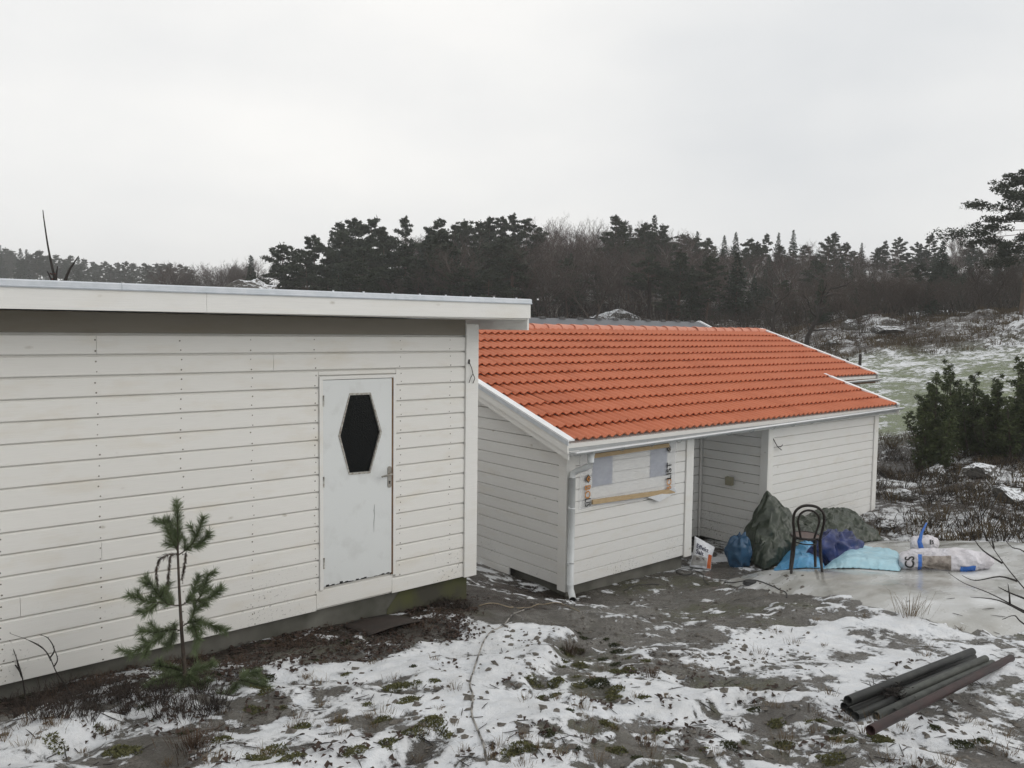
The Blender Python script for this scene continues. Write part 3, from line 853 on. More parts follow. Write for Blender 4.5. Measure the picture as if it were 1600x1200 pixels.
# eaves fascia, gutters
MB().box(XG+.03, XE1-.02, YE+.035, YE+.058, 1.955, zr(YE+.03)-.015).build('eaves_board', M['gutter'], ob)  # shaded grey of the gutter painted on this board too
MB().box(XG+.05, XE1-.04, YE+.06, YB-.026, 1.94, 1.952).build('eaves_soffit', M['trim'], ob)
MB().box(XE1+.015, XE2-.02, YE2+.035, YE2+.058, zr(YE2)-.17, zr(YE2+.03)-.015).build('eaves_board', M['brown_wood_shade'], ob)  # brown paints the shadow strip beneath the upper gutter
def gutter(x0, x1, yc, z0, z1, r):
    m = MB(); n = 11; nx = 24
    P_ = []
    for i in range(nx+1):
        x = x0+(x1-x0)*i/nx; zc = z0+(z1-z0)*i/nx
        for j in range(n):
            a = math.pi+math.pi*j/(n-1); P_.append((x, yc+r*math.cos(a), zc+r*.72*math.sin(a)))
    m.add(P_, [(i*n+j, i*n+j+1, (i+1)*n+j+1, (i+1)*n+j) for i in range(nx) for j in range(n-1)], True)
    rim = MB().tube([(x0-.004, yc-r, z0+.002), (x1+.004, yc-r, z1+.002)], .0115, 8)
    for x, zc in ((x0, z0), (x1, z1)):
        m.add([(x, yc+r*math.cos(math.pi+math.pi*j/(n-1)), zc+r*.72*math.sin(math.pi+math.pi*j/(n-1))) for j in range(n)], [tuple(range(n))])
    g_ = m.build('gutter', M['gutter'], ob)
    rim.build('gutter_rim', M['cap'], g_)  # white paints the rim's bright line of sky light
    return g_
YG = YE-.045
gz0, gz1 = float(at_y(895, 709, YG-.062)[2]), float(at_y(1395, 639, YG-.062)[2])
gut = gutter(XG+.05, XE1+.02, YG, gz0, gz1, .062)
gutter(XE1+.10, XE2+.02, YE2-.05, zr(YE2)-.09, zr(YE2)-.07, .058)
for i in range(15):
    x = XG+.35+i*.6; zc = gz0+(gz1-gz0)*(x-XG)/(XE1-XG)
    MB().tube([(x, YG+.064*math.cos(a), zc+.064*math.sin(a)) for a in np.linspace(math.pi*.98, 2.02*math.pi, 9)], .0045, 5).build('gutter_hook', M['gutter'], gut)
# downpipe with swan neck and shoe
px0 = float(at_y(923, 715, YG)[0]); pvx = float(at_y(893, 800, YG+.222)[0])
dp = MB()
dp.tube([(px0, YG, gz0-.03), (px0, YG, gz0-.075), (px0, YG, gz0-.15)], [.060, .046, .043], 14)
dp.tube([(px0, YG, gz0-.13), (px0, YG+.01, gz0-.19), (px0-.04, YG+.06, gz0-.235), (pvx+.05, YG+.17, gz0-.275), (pvx+.004, YG+.215, gz0-.32), (pvx, YG+.222, gz0-.40)], .0405, 14)
dp.tube([(pvx, YG+.222, gz0-.37), (pvx, YG+.222, .20)], .046, 14)
dp.tube([(pvx, YG+.222, .22), (pvx, YG+.218, .14), (pvx-.02, YG+.17, .085), (pvx-.08, YG+.09, .05)], .0455, 14, caps=False)
dpo = dp.build('downpipe', M['downpipe'], ob)
MB().tube([(pvx-.078, YG+.094, .053), (pvx-.082, YG+.09, .05)], .040, 12).build('pipe_mouth', M['dark'], dpo)
for z in (1.22, .48):
    c_ = MB().tube([(pvx, YG+.222, z-.014), (pvx, YG+.222, z+.014)], .0465, 14)
    c_.box(pvx-.007, pvx+.007, YG+.265, YB-.024, z-.012, z+.012); c_.box(pvx-.054, pvx-.040, YG+.205, YG+.24, z-.016, z+.016)
    c_.build('pipe_clamp', M['downpipe'], dpo)
# wire on the right bay, meter box in the recess
q = lambda u, v, o_=.02: at_y(u, v, YB-o_)
wm = MB().tube([q(1208, 685), q(1211, 691, .05), q(1215, 698, .06), q(1221, 703, .04)], .007, 5); wm.tube([q(1215, 698, .05), q(1220, 698, .05), q(1223, 695, .03)], .006, 5)
wm.build('wire_hook', M['dark_bark'], ob)
def on_recess(u, v): return at_x(u, v, 11.80)
a_ = on_recess(1137, 744); b_ = on_recess(1146, 758)
bx_ = MB().box(11.725, 11.806, b_[1], a_[1], b_[2]-.005, a_[2]); mbx = bx_.build('meter_box', simple('old_plastic', (.30, .28, .20), (.24, .22, .15), 9, .5), ob)
MB().box(11.716, 11.7245, b_[1]+.012, a_[1]-.012, b_[2]+.012, a_[2]-.02).build('lid', simple('old_plastic_lid', (.34, .32, .23), (.28, .26, .18), 9, .5), mbx)
# ---- membrane over the window opening
def film_mat():
    m, nt, b = new_mat('building_film')
    pos = N(nt, 'ShaderNodeNewGeometry').outputs['Position']
    b.inputs['Base Color'].default_value = (.82, .83, .85, 1); b.inputs['Roughness'].default_value = .3
    n = noise(nt, mapping(nt, pos, (1, 1, 2)), 5, 4); bump(nt, b, n, .2, .008)
    nt.links.new(ramp(nt, n, [(.3, .30), (.7, .38)]), b.inputs['Alpha'])
    return m
M['film'] = film_mat()
ow = MB()
def win(u0, u1, v00, v01, v10, v11, y):       # panel seen through the film
    a = at_y(u0, v00, y); b = at_y(u1, v10, y); c = at_y(u1, v11, y); d = at_y(u0, v01, y)
    x0, x1 = (a[0]+d[0])/2, (b[0]+c[0])/2; z1 = (a[2]+b[2])/2; z0 = (c[2]+d[2])/2
    return x0, x1, z0, z1
for args in ((926, 957, 708, 760, 706, 756), (1016, 1042, 703, 746, 699, 742)):
    x0, x1, z0, z1 = win(*args, YB-.004)
    wd = MB().box(x0, x1, YB-.006, YB+.0, z0, min(z1, 1.93)).build('window_pane', simple('pane_behind_film', (.24, .27, .36), (.30, .33, .41), 3, .3), ob)
fl = MB(); nx, nz = 30, 18
p0 = at_y(906, 760, YB-.02)[0]; p1 = at_y(1056, 740, YB-.02)[0]
zb0 = at_y(906, 797, YB-.02)[2]; zb1 = at_y(1056, 771, YB-.02)[2]
P_ = []
for i in range(nx+1):
    for j in range(nz+1):
        s_, t_ = i/nx, j/nz; x = p0+(p1-p0)*s_
        zlow = zb0+(zb1-zb0)*s_+.02*math.sin(9*s_)*(1-t_)
        z = zlow+(1.93-zlow)*t_
        P_.append((x, YB-.014-.012*abs(math.sin(5*s_+3.1*t_+1.5*math.sin(4*t_)))*(1-abs(2*t_-1)**3)*(1-abs(2*s_-1)**4), z))
fl.add(P_, [(i*(nz+1)+j, (i+1)*(nz+1)+j, (i+1)*(nz+1)+j+1, i*(nz+1)+j+1) for i in range(nx) for j in range(nz)], True)
film = fl.build('plastic_film', M['film'], ob)
def batten(u0, v0, u1, v1, h, nm, mat):
    a = at_y(u0, v0, YB-.045); b = at_y(u1, v1, YB-.045)
    return MB().bar((a[0], YB-.045, a[2]), (b[0], YB-.045, b[2]), .024, h).build(nm, mat, ob)
batten(925.5, 784.5, 1054, 766.5, .062, 'batten', M['raw_wood'])
batten(925, 713, 1045, 695.5, .055, 'batten', M['raw_wood'])
m_ = MB(); 
for a, b, c in (((1012, 777), (1030, 784), (1052, 772)), ((1046, 765), (1058, 770), (1056, 762))):
    A_, B_, C_ = [at_y(*t_, YB-.06) for t_ in (a, b, c)]
    D_ = (A_+C_)/2+np.array([0, -.02, .03]); m_.add([A_, B_, C_, D_], [(0, 1, 3), (1, 2, 3)])
m_.build('torn_flap', M['cap'], film)
def text_mesh(body, name, mat, parent, mtx, size=.1, ext=.0005, bold=0.0, sx=1.0):
    cu = bpy.data.curves.new(name, 'FONT'); cu.body = body; cu.size = size; cu.extrude = ext; cu.offset = bold
    cu.align_x = 'LEFT'; cu.align_y = 'BOTTOM_BASELINE'; cu.resolution_u = 3
    t = bpy.data.objects.new(name+'_curve', cu); COL.objects.link(t)
    dg = bpy.context.evaluated_depsgraph_get()
    me = bpy.data.meshes.new_from_object(t.evaluated_get(dg))
    bpy.data.objects.remove(t); bpy.data.curves.remove(cu)
    me.transform(Matrix.Translation(-Vector(ORG[parent.name])) @ mtx @ Matrix.Diagonal((sx, 1, 1, 1)))
    me.materials.clear(); me.materials.append(mat)
    o = bpy.data.objects.new(name, me); COL.objects.link(o); o.parent = parent
    ORG[o.name] = ORG[parent.name]
    return o
M['ink_black'] = simple('black_print', (.012, .012, .013), rough=.5)
M['ink_orange'] = simple('orange_print', (.52, .22, .05), (.44, .18, .04), 20, .5)
YT = YB-.033
def mtx(origin, xdir, ydir):
    xd = Vector(xdir).normalized(); yd = Vector(ydir).normalized(); zd = xd.cross(yd)
    return Matrix(((xd.x, yd.x, zd.x, origin[0]), (xd.y, yd.y, zd.y, origin[1]), (xd.z, yd.z, zd.z, origin[2]), (0, 0, 0, 1)))
# left print reads downwards, right print upwards
a = at_y(914.5, 758, YT); b = at_y(915, 777.5, YT)
text_mesh('BO', 'lettering', M['ink_orange'], film, mtx((a[0], YT, a[2]), (0, 0, -1), (1, 0, 0)), .145, bold=.002, sx=.95)
text_mesh('LIS', 'lettering', M['ink_black'], film, mtx((b[0]-.005, YT, b[2]-.01), (0, 0, -1), (1, 0, 0)), .145, bold=.002, sx=.70)
a = at_y(1048.5, 767, YT); b = at_y(1048.5, 749, YT)
text_mesh('BO', 'lettering', M['ink_orange'], film, mtx((a[0], YT, a[2]), (0, 0, 1), (-1, 0, 0)), .150, bold=.002, sx=.95)
text_mesh('LIST', 'lettering', M['ink_black'], film, mtx((b[0], YT, b[2]), (0, 0, 1), (-1, 0, 0)), .150, bold=.003, sx=.95)
def diamond(u, v, r, col_in):
    c = at_y(u, v, YT); n = 4
    pts = [(c[0], YT, c[2]+r*1.15), (c[0]+r, YT, c[2]+.2*r), (c[0]+.55*r, YT, c[2]), (c[0]+r, YT, c[2]-.25*r), (c[0]+.1*r, YT, c[2]-r*1.15), (c[0]-r, YT, c[2]-.1*r)]
    ce = np.mean(np.array(pts), 0)
    MB().add([p for p in pts], [tuple(range(6))]).build('emblem', M['ink_black'], film)
    inn = [tuple(ce+(np.array(p)-ce)*.72-np.array([0, .002, 0])) for p in pts]
    e = MB().add(inn, [tuple(range(6))]).build('emblem', col_in, film)
    s3 = [tuple(ce+(np.array(p)-ce)*.30-np.array([0, .004, 0])) for p in pts]
    MB().add(s3, [tuple(range(6))]).build('emblem', M['ink_black'], film)
diamond(919, 748, .052, M['ink_orange'])
diamond(1045.5, 701, .050, simple('grey_print', (.22, .19, .17), rough=.5))

# ------------------------------------------------------------------ things lying about
def on_ground(u, v, dz_=0.0):
    p = ground_hit(u, v); return Vector((p[0], p[1], surf(p[0], p[1])+dz_))
def path_smooth(pts, n=4):
    pts = [Vector(p) for p in pts]; out = []
    for i in range(len(pts)-1):
        a, b, c, d = pts[max(i-1, 0)], pts[i], pts[i+1], pts[min(i+2, len(pts)-1)]
        for k in range(n):
            t = k/n
            out.append(.5*((2*b)+(c-a)*t+(2*a-5*b+4*c-d)*t*t+(3*b-a-3*c+d)*t**3))
    return out+[pts[-1]]
def cloth_mat(name, c1, c2, rough=.42, sc=5, spec=.45, crease=.02):
    m, nt, b = new_mat(name)
    pos = N(nt, 'ShaderNodeNewGeometry').outputs['Position']
    n = noise(nt, pos, sc, 5, .6); n2 = noise(nt, pos, sc*3.2, 3)
    nt.links.new(ramp(nt, n, [(.35, c1), (.68, c2)]), b.inputs['Base Color'])
    b.inputs['Roughness'].default_value = rough; b.inputs['Specular IOR Level'].default_value = spec
    wv = N(nt, 'ShaderNodeVectorMath', operation='ADD'); nt.links.new(pos, wv.inputs[0])
    wc = N(nt, 'ShaderNodeTexNoise', Scale=3.0, Detail=2.0); nt.links.new(pos, wc.inputs['Vector'])
    ws = N(nt, 'ShaderNodeVectorMath', operation='SCALE', Scale=.35); nt.links.new(wc.outputs['Color'], ws.inputs[0]); nt.links.new(ws.outputs[0], wv.inputs[1])
    h = None
    for s_, k_ in ((sc*.9, 1.0), (sc*2.3, .45)):           # creased facets
        v_ = N(nt, 'ShaderNodeTexVoronoi', Scale=s_); nt.links.new(wv.outputs[0], v_.inputs['Vector'])
        t_ = math_(nt, 'MULTIPLY', v_.outputs['Distance'], k_); h = t_ if h is None else math_(nt, 'ADD', h, t_)
    bump(nt, b, math_(nt, 'ADD', h, math_(nt, 'MULTIPLY', n2, .3)), .9, crease)
    return m
def soften(o, it=5):
    md = o.modifiers.new('sub', 'SUBSURF'); md.subdivision_type = 'SIMPLE'; md.levels = 2; md.render_levels = 2
    md = o.modifiers.new('soft', 'SMOOTH'); md.factor = .5; md.iterations = it
def drape(name, corners, hfun, mat, nx=70, ny=34, fold=.05, seed=1, edge=.12, label=None, cat=None, wob=.05, floor=None):
    c = [np.array(q[:2], float) for q in corners]
    S, T = np.meshgrid(np.linspace(0, 1, nx), np.linspace(0, 1, ny), indexing='ij')
    s_, t_ = S.ravel(), T.ravel()
    X = [(1-s_)*(1-t_)*c[0][i]+s_*(1-t_)*c[1][i]+s_*t_*c[2][i]+(1-s_)*t_*c[3][i] for i in (0, 1)]
    e = np.minimum(np.minimum(s_, 1-s_)*np.linalg.norm(c[1]-c[0]), np.minimum(t_, 1-t_)*np.linalg.norm(c[3]-c[0]))
    k = np.sqrt(np.clip(1-(1-np.clip(e/edge, 0, 1))**2, 0, 1))
    x = X[0]+(fbm(s_*5, t_*5, 2, seed+40)-.5)*2*wob; y = X[1]+(fbm(s_*5, t_*5, 2, seed+50)-.5)*2*wob
    h = hfun(s_, t_)*k
    z0 = np.array([surf(a, b) for a, b in zip(x, y)]) if floor is None else np.full(len(x), floor)
    g = np.random.RandomState(seed); inn = (e > 1e-6)
    pl_ = 1-np.abs(2*fbm(s_*np.linalg.norm(c[1]-c[0])*3.2, t_*1.4, 2, seed+33)-1)*2.2
    amp = fold*np.clip(h/.25, .12, 1)*k
    x = x+g.randn(len(x))*fold*.30*inn; y = y+g.randn(len(x))*fold*.30*inn-amp*.5*pl_
    z = z0+h+amp*(pl_*.9+g.randn(len(x))*.28)+.004
    m = MB(); F_ = []
    for i in range(nx-1):
        for j in range(ny-1):
            a0, b0, c0_, d0 = i*ny+j, (i+1)*ny+j, (i+1)*ny+j+1, i*ny+j+1
            F_ += [(a0, b0, c0_), (a0, c0_, d0)] if g.rand() < .5 else [(a0, b0, d0), (b0, c0_, d0)]
    m.add(np.stack([x, y, np.maximum(z, z0+.003)], -1), F_, False)
    o = m.build(name, mat)
    o.data.polygons.foreach_set('use_smooth', [True]*len(o.data.polygons))
    soften(o)
    md = o.modifiers.new('thickness', 'SOLIDIFY'); md.thickness = .003; md.offset = -1
    return tag(o, label, cat)
ip = lambda xs_, ys_: (lambda s_: np.interp(s_, xs_, ys_))
M['tarp_green'] = cloth_mat('green_tarp', (.050, .062, .041), (.024, .032, .022), .36, 6, crease=.02)
M['tarp_sky'] = cloth_mat('pale_blue_sheet', (.40, .62, .70), (.30, .52, .62), .35)
M['tarp_blue'] = cloth_mat('blue_sheet', (.085, .30, .55), (.12, .38, .62), .4)
M['tarp_teal'] = cloth_mat('dark_blue_sheet', (.022, .07, .14), (.035, .10, .18), .4)
M['tarp_navy'] = cloth_mat('navy_sheet', (.030, .048, .17), (.014, .020, .07), .4)
pg = ip([0, .06, .12, .165, .20, .27, .36, .45, .6, .75, .9, 1], [.34, .58, .86, 1.10, 1.0, .78, .60, .54, .56, .54, .46, .34])
tarp = drape('tarpaulin', [(10.62, 6.55), (14.05, 6.35), (14.35, 7.26), (10.95, 7.30)], lambda s_, t_: pg(s_)*(.30+.70*sstep(.0, .75, t_)), M['tarp_green'], 46, 17, .065, 3, .16,
     'dark green crumpled tarpaulin heaped against the outbuilding corner', 'tarpaulin', .06)
def blob(name, c, r, mat, seed, label, cat, amp=.18, n=26, power=1.0):
    m = MB(); P_ = []; g = np.random.RandomState(seed); n = max(n//4, 6)
    for i in range(n+1):
        ph = math.pi*i/n
        for j in range(n*2):
            th = math.pi*j/n
            d = np.array([math.sin(ph)*math.cos(th), math.sin(ph)*math.sin(th), math.cos(ph)])
            d = np.sign(d)*np.abs(d)**power
            q_ = np.array(r)*d
            k = 1+amp*(1-2.2*abs(2*float(fbm(np.array([d[0]*3.3+d[2]*1.5+seed]), np.array([d[1]*3.3-d[2]*2]), 3, seed)[0])-1)-.3)
            P_.append(np.array(c)+q_*(k if i in (0, n) else k*(1+.09*g.randn()))+(0 if i in (0, n) else 1)*g.randn(3)*np.array(r)*.07)
    w_ = n*2
    m.add(P_, [(i*w_+j, i*w_+(j+1) % w_, (i+1)*w_+(j+1) % w_, (i+1)*w_+j) for i in range(n) for j in range(w_)], False)
    o = m.build(name, mat); o.data.update()
    md = o.modifiers.new('tri', 'TRIANGULATE')
    o.data.polygons.foreach_set('use_smooth', [True]*len(o.data.polygons)); soften(o)
    return tag(o, label, cat)
p_ = at_y(1153, 850, 7.02)
blob('blue_sack', (p_[0]+.02, 7.02, surf(p_[0], 7.02)+.22), (.17, .16, .25), M['tarp_teal'], 15, 'small blue plastic sack beside the left end of the green tarpaulin', 'sack', .22, 34, .8)
c4 = [on_ground(1206, 893), on_ground(1288, 889), on_ground(1292, 868)+Vector((.1, .15, 0)), on_ground(1232, 872)+Vector((.1, .2, 0))]
drape('plastic_sheet', c4, lambda s_, t_: ip([0, .3, .6, .8, 1], [.06, .20, .30, .26, .10])(s_)*(.35+.65*t_), M['tarp_blue'], 17, 9, .06, 12, .10, 'mid blue plastic sheet lying behind the legs of the chair', 'plastic sheet')
a_ = at_d(1306, 868, 11.3); 
blob('navy_sheet', (a_[0], a_[1], a_[2]+.08), (.42, .27, .25), M['tarp_navy'], 9, 'crumpled navy blue sheet between chair and green tarpaulin', 'plastic sheet', .38, 44)
c4 = [on_ground(1284, 889), on_ground(1407, 894), on_ground(1409, 873), on_ground(1300, 871)]
drape('tarp_pale', c4, lambda s_, t_: ip([0, .15, .3, .5, .8, 1], [.05, .14, .25, .20, .17, .15])(s_)*(.5+.5*t_), M['tarp_sky'], 16, 8, .035, 22, .09, 'pale turquoise tarpaulin spread on the ice beside a white sack', 'tarpaulin', .02).name = 'plastic_tarp'

# sacks on the ice
M['sack'] = cloth_mat('white_woven_sack', (.72, .70, .74), (.56, .53, .55), .4, 7, crease=.05)
M['sack_blue'] = cloth_mat('blue_print', (.03, .13, .50), (.05, .18, .55), .4, 9)
M['sack_dirt'] = cloth_mat('muddy_sack', (.42, .37, .33), (.10, .08, .065), .6, 11)
def lying_sack(a, b, r0, seed):
    a = Vector(a); b = Vector(b); ax = (b-a); L = ax.length; ax.normalize()
    side = ax.cross(Vector((0, 0, 1))).normalized(); up = Vector((0, 0, 1))
    def f(s_, th, off=0.0):
        prof = np.interp(s_, [0, .04, .15, .4, .62, .78, .88, .95, 1], [.55, .8, 1, 1.0, 1.02, .88, .72, .62, .25])
        n_ = float(fbm(np.array([s_*7+seed]), np.array([math.cos(th)*1.5+seed]), 3, seed)[0])-.5
        n2_ = 1-2*abs(2*float(fbm(np.array([s_*11+math.sin(th)]), np.array([math.sin(th)*2+math.cos(th)]), 2, seed+4)[0])-1)
        r = r0*prof*(1+.28*n_+.10*n2_)+off
        return a+ax*(L*s_)+side*(r*1.15*math.cos(th))+up*(max(r*.86*math.sin(th), -r0*.62)+r0*.62)
    return f
def skin(f, s0, s1, t0, t1, ns, nt_, off=0.0, close=True):
    m = MB(); P_ = [f(s0+(s1-s0)*i/ns, t0+(t1-t0)*j/nt_, off) for i in range(ns+1) for j in range(nt_+1)]
    m.add(P_, [(i*(nt_+1)+j, i*(nt_+1)+j+1, (i+1)*(nt_+1)+j+1, (i+1)*(nt_+1)+j) for i in range(ns) for j in range(nt_)], True)
    return m
s_a = on_ground(1404, 888, .0); s_b = on_ground(1552, 889, .0)
fs = lying_sack(s_a, s_b, .165, 6)
sk = skin(fs, 0, 1, 0, 2*math.pi, 60, 40)
for e_ in (0, 1):
    n0 = len(sk.v); sk.add([fs(e_, 2*math.pi*j/40) for j in range(40)], [tuple(range(40))])
sack = tag(sk.build('white_sack', M['sack']), 'long muddy white sack with black letters lying on the ice', 'sack')
# which side faces the viewer
_mid = (s_a+s_b)/2; _ax = (s_b-s_a).normalized(); _sd = _ax.cross(Vector((0, 0, 1)))
face = 0.0 if _sd.dot(Vector(CAM)-_mid) > 0 else math.pi
sg = 1 if face == 0 else -1
th = lambda t: face+sg*t                 # t: 0 = towards the viewer, up = positive
skin(fs, .195, .235, th(-.5), th(.9), 6, 14, .004).build('print_band', M['sack_blue'], sack)
skin(fs, .24, .54, th(-.45), th(.75), 20, 14, .004).build('mud_stain', M['sack_dirt'], sack)
skin(fs, .64, .80, th(-.75), th(-.15), 10, 8, .004).build('print_band', M['sack_blue'], sack)
def surf_text(body, parent, fmap, mat, size=1.0):
    cu = bpy.data.curves.new('t', 'FONT'); cu.body = body; cu.size = size; cu.extrude = 0; cu.offset = .02; cu.resolution_u = 3
    t = bpy.data.objects.new('tc', cu); COL.objects.link(t)
    me = bpy.data.meshes.new_from_object(t.evaluated_get(bpy.context.evaluated_depsgraph_get()))
    bpy.data.objects.remove(t); bpy.data.curves.remove(cu)
    bm = bmesh.new(); bm.from_mesh(me)
    bmesh.ops.subdivide_edges(bm, edges=[e for e in bm.edges if e.calc_length() > .25], cuts=2)
    for v_ in bm.verts: v_.co = Vector(fmap(v_.co.x, v_.co.y))-Vector(ORG[parent.name])
    bm.to_mesh(me); bm.free(); me.materials.clear(); me.materials.append(mat)
    o = bpy.data.objects.new('lettering', me); COL.objects.link(o); o.parent = parent; ORG[o.name] = ORG[parent.name]
    return o
surf_text('CS', sack, lambda x, y: fs(.15-y*.14, th(-.35+x*.95), .006), M['ink_black'])
# second sack half hidden behind, its blue strap standing up
b2 = on_ground(1434, 868)+Vector((.22, .2, 0)); e2 = on_ground(1478, 868)+Vector((.22, .2, 0))
f2 = lying_sack(b2+Vector((0, 0, .0)), e2+Vector((.05, .0, .0)), .13, 14)
k2 = skin(f2, 0, 1, 0, 2*math.pi, 30, 30)
for e_ in (0, 1): k2.add([f2(e_, 2*math.pi*j/30) for j in range(30)], [tuple(range(30))])
sack2 = tag(k2.build('white_sack', M['sack']), 'small white sack with an upright blue strap behind the long sack', 'sack')
surf_text('B', sack2, lambda x, y: f2(.62+x*.30, th(.25+y*.75), .006), M['ink_black'])
dS = 10.45
st = [at_d(1436, 861, dS), at_d(1433, 846, dS), at_d(1438, 832, dS), at_d(1447, 816, dS)]
st2 = [at_d(1445, 861, dS), at_d(1440, 846, dS), at_d(1442, 833, dS), at_d(1449, 817, dS)]
ms_ = MB(); ms_.add(list(st)+list(st2), [(i, i+1, 5+i, 4+i) for i in range(3)], True)
so = ms_.build('strap', M['sack_blue'], sack2); md = so.modifiers.new('t', 'SOLIDIFY'); md.thickness = .004

# salt bag
M['bag'] = cloth_mat('white_bag', (.76, .77, .80), (.66, .67, .70), .35, 9, crease=.02)
gq = on_ground(1094, 888)
dB = float(np.dot(np.array(gq)-CAM, _fw))-.06
corn = [np.array(at_d(u, v, dB+dd)) for u, v, dd in ((1077, 885, 0), (1111, 889.5, 0), (1117, 855, .05), (1085.5, 837.5, .07))]
vdir = -np.array(ray(1095, 865)); vdir /= np.linalg.norm(vdir)
def bag_pt(a, b, side, off=0.0):
    p = (1-a)*(1-b)*corn[0]+a*(1-b)*corn[1]+a*b*corn[2]+(1-a)*b*corn[3]
    bul = (max(1-(2*a-1)**2, 0)**.6)*(max(math.sin(math.pi*min(max(b*.82+.12, 0), 1)), 0)**.7)*(1-.9*b**6)
    w_ = 1-.10*math.sin(math.pi*b)
    cx = (corn[0]+corn[1])*.5*(1-b)+(corn[2]+corn[3])*.5*b
    p = cx+(p-cx)*w_
    wr = .012*math.sin(a*11+b*5)*math.sin(b*13+a*3)
    return p+vdir*side*(.095*bul+.004+off+wr*bul)
bm_ = MB(); n = 22
for side in (1, -1):
    bm_.add([bag_pt(i/n, j/n, side) for i in range(n+1) for j in range(n+1)], [(i*(n+1)+j, (i+1)*(n+1)+j, (i+1)*(n+1)+j+1, i*(n+1)+j+1) for i in range(n) for j in range(n)], True)
per = [(i/n, 0) for i in range(n)]+[(1, i/n) for i in range(n)]+[(1-i/n, 1) for i in range(n)]+[(0, 1-i/n) for i in range(n)]
bm_.add([bag_pt(a, b, 1) for a, b in per]+[bag_pt(a, b, -1) for a, b in per], [(i, (i+1) % (4*n), 4*n+(i+1) % (4*n), 4*n+i) for i in range(4*n)], True)
bag = tag(bm_.build('salt_bag', M['bag'], recalc=True), 'white bag of salt with blue lettering standing in the recess', 'bag')
def patch(a0, a1, b0, b1, mat, name, f_=None):
    m = MB(); k = 12
    P_ = [bag_pt(a0+(a1-a0)*i/k, (b0+(b1-b0)*j/k)+(f_(i/k) if f_ else 0), 1, .003) for i in range(k+1) for j in range(k+1)]
    m.add(P_, [(i*(k+1)+j, (i+1)*(k+1)+j, (i+1)*(k+1)+j+1, i*(k+1)+j+1) for i in range(k) for j in range(k)], True)
    return m.build(name, mat, bag)
patch(.80, .985, .02, .60, cloth_mat('orange_print_bag', (.62, .16, .05), (.52, .12, .04), .4), 'print_band')
patch(.04, .76, .04, .38, cloth_mat('grey_print_bag', (.50, .49, .47), (.36, .35, .34), .4, 14), 'print_panel', lambda s_: .05*math.sin(2.5*s_))
patch(.22, .62, .26, .37, cloth_mat('dark_print_bag', (.10, .09, .08), (.30, .27, .24), .4, 30), 'print_picture')
M['ink_blue'] = simple('blue_black_print', (.015, .018, .06), rough=.5)
surf_text('Effekt', bag, lambda x, y: bag_pt(.13+x*.275, .665+y*.21, 1, .006), M['ink_blue'])
surf_text('Salt', bag, lambda x, y: bag_pt(.14+x*.285, .475+y*.21, 1, .006), M['ink_blue'])

# bentwood chair, seen from behind
M['chair'] = simple('dark_bentwood', (.012, .009, .008), (.024, .016, .012), 25, .4, spec=.35)
M['seat'] = simple('worn_seat', (.10, .05, .035), (.035, .02, .016), 12, .45)
cb0 = on_ground(1257, 891)
chair = empty('bentwood_chair', (cb0.x, cb0.y, cb0.z), 'black bentwood chair with looped back standing on the ice', 'chair')
yaw_c = math.atan2(.764, .645)-math.pi/2-math.radians(14)
cz, sz_ = math.cos(yaw_c), math.sin(yaw_c)
def cw(x, y, z):
    x = x*.9
    return (cb0.x+x*cz-y*sz_, cb0.y+x*sz_+y*cz, cb0.z+z)
def gdrop(x, y):
    q_ = cw(x, y, 0); return surf(q_[0], q_[1])-cb0.z
def ctube(P_, r, nm, n=8, mat='chair'):
    return MB().tube([cw(*q_) for q_ in P_], r, n).build(nm, M[mat], chair)
hp = [(-.168, -.165, .44), (-.185, -.20, .56), (-.203, -.235, .70), (-.185, -.262, .81), (-.105, -.283, .885), (0, -.29, .905), (.105, -.283, .885), (.185, -.262, .81), (.203, -.235, .70), (.185, -.20, .56), (.168, -.165, .44)]
ctube(path_smooth(hp, 5), .0175, 'back_hoop')
hp = [(-.088, -.170, .455), (-.112, -.20, .56), (-.138, -.228, .68), (-.122, -.250, .77), (-.065, -.266, .825), (0, -.27, .84), (.065, -.266, .825), (.122, -.250, .77), (.138, -.228, .68), (.112, -.20, .56), (.088, -.170, .455)]
ctube(path_smooth(hp, 5), .0135, 'inner_hoop')
for x in (-1, 1):
    ctube([(x*.168, -.162, .455), (x*.180, -.185, .25), (x*.205, -.225, gdrop(x*.205, -.225))], [.0225, .021, .0165], 'leg')
    ctube([(x*.135, .135, .44), (x*.155, .165, .22), (x*.175, .195, gdrop(x*.175, .195))], [.0225, .021, .0165], 'leg')
circ = lambda r, z, k=28: [(r*math.cos(2*math.pi*i/k), r*math.sin(2*math.pi*i/k)-.005, z) for i in range(k+1)]
ctube(circ(.198, .452), .0165, 'seat_ring')
ctube(circ(.150, .375), .0085, 'brace_ring', 6)
MB().add([cw(q_[0], q_[1], .458) for q_ in circ(.192, 0)[:-1]]+[cw(q_[0], q_[1], .446) for q_ in circ(.192, 0)[:-1]],
         [tuple(range(28)), tuple(range(28, 56))[::-1]]).build('seat', M['seat'], chair)

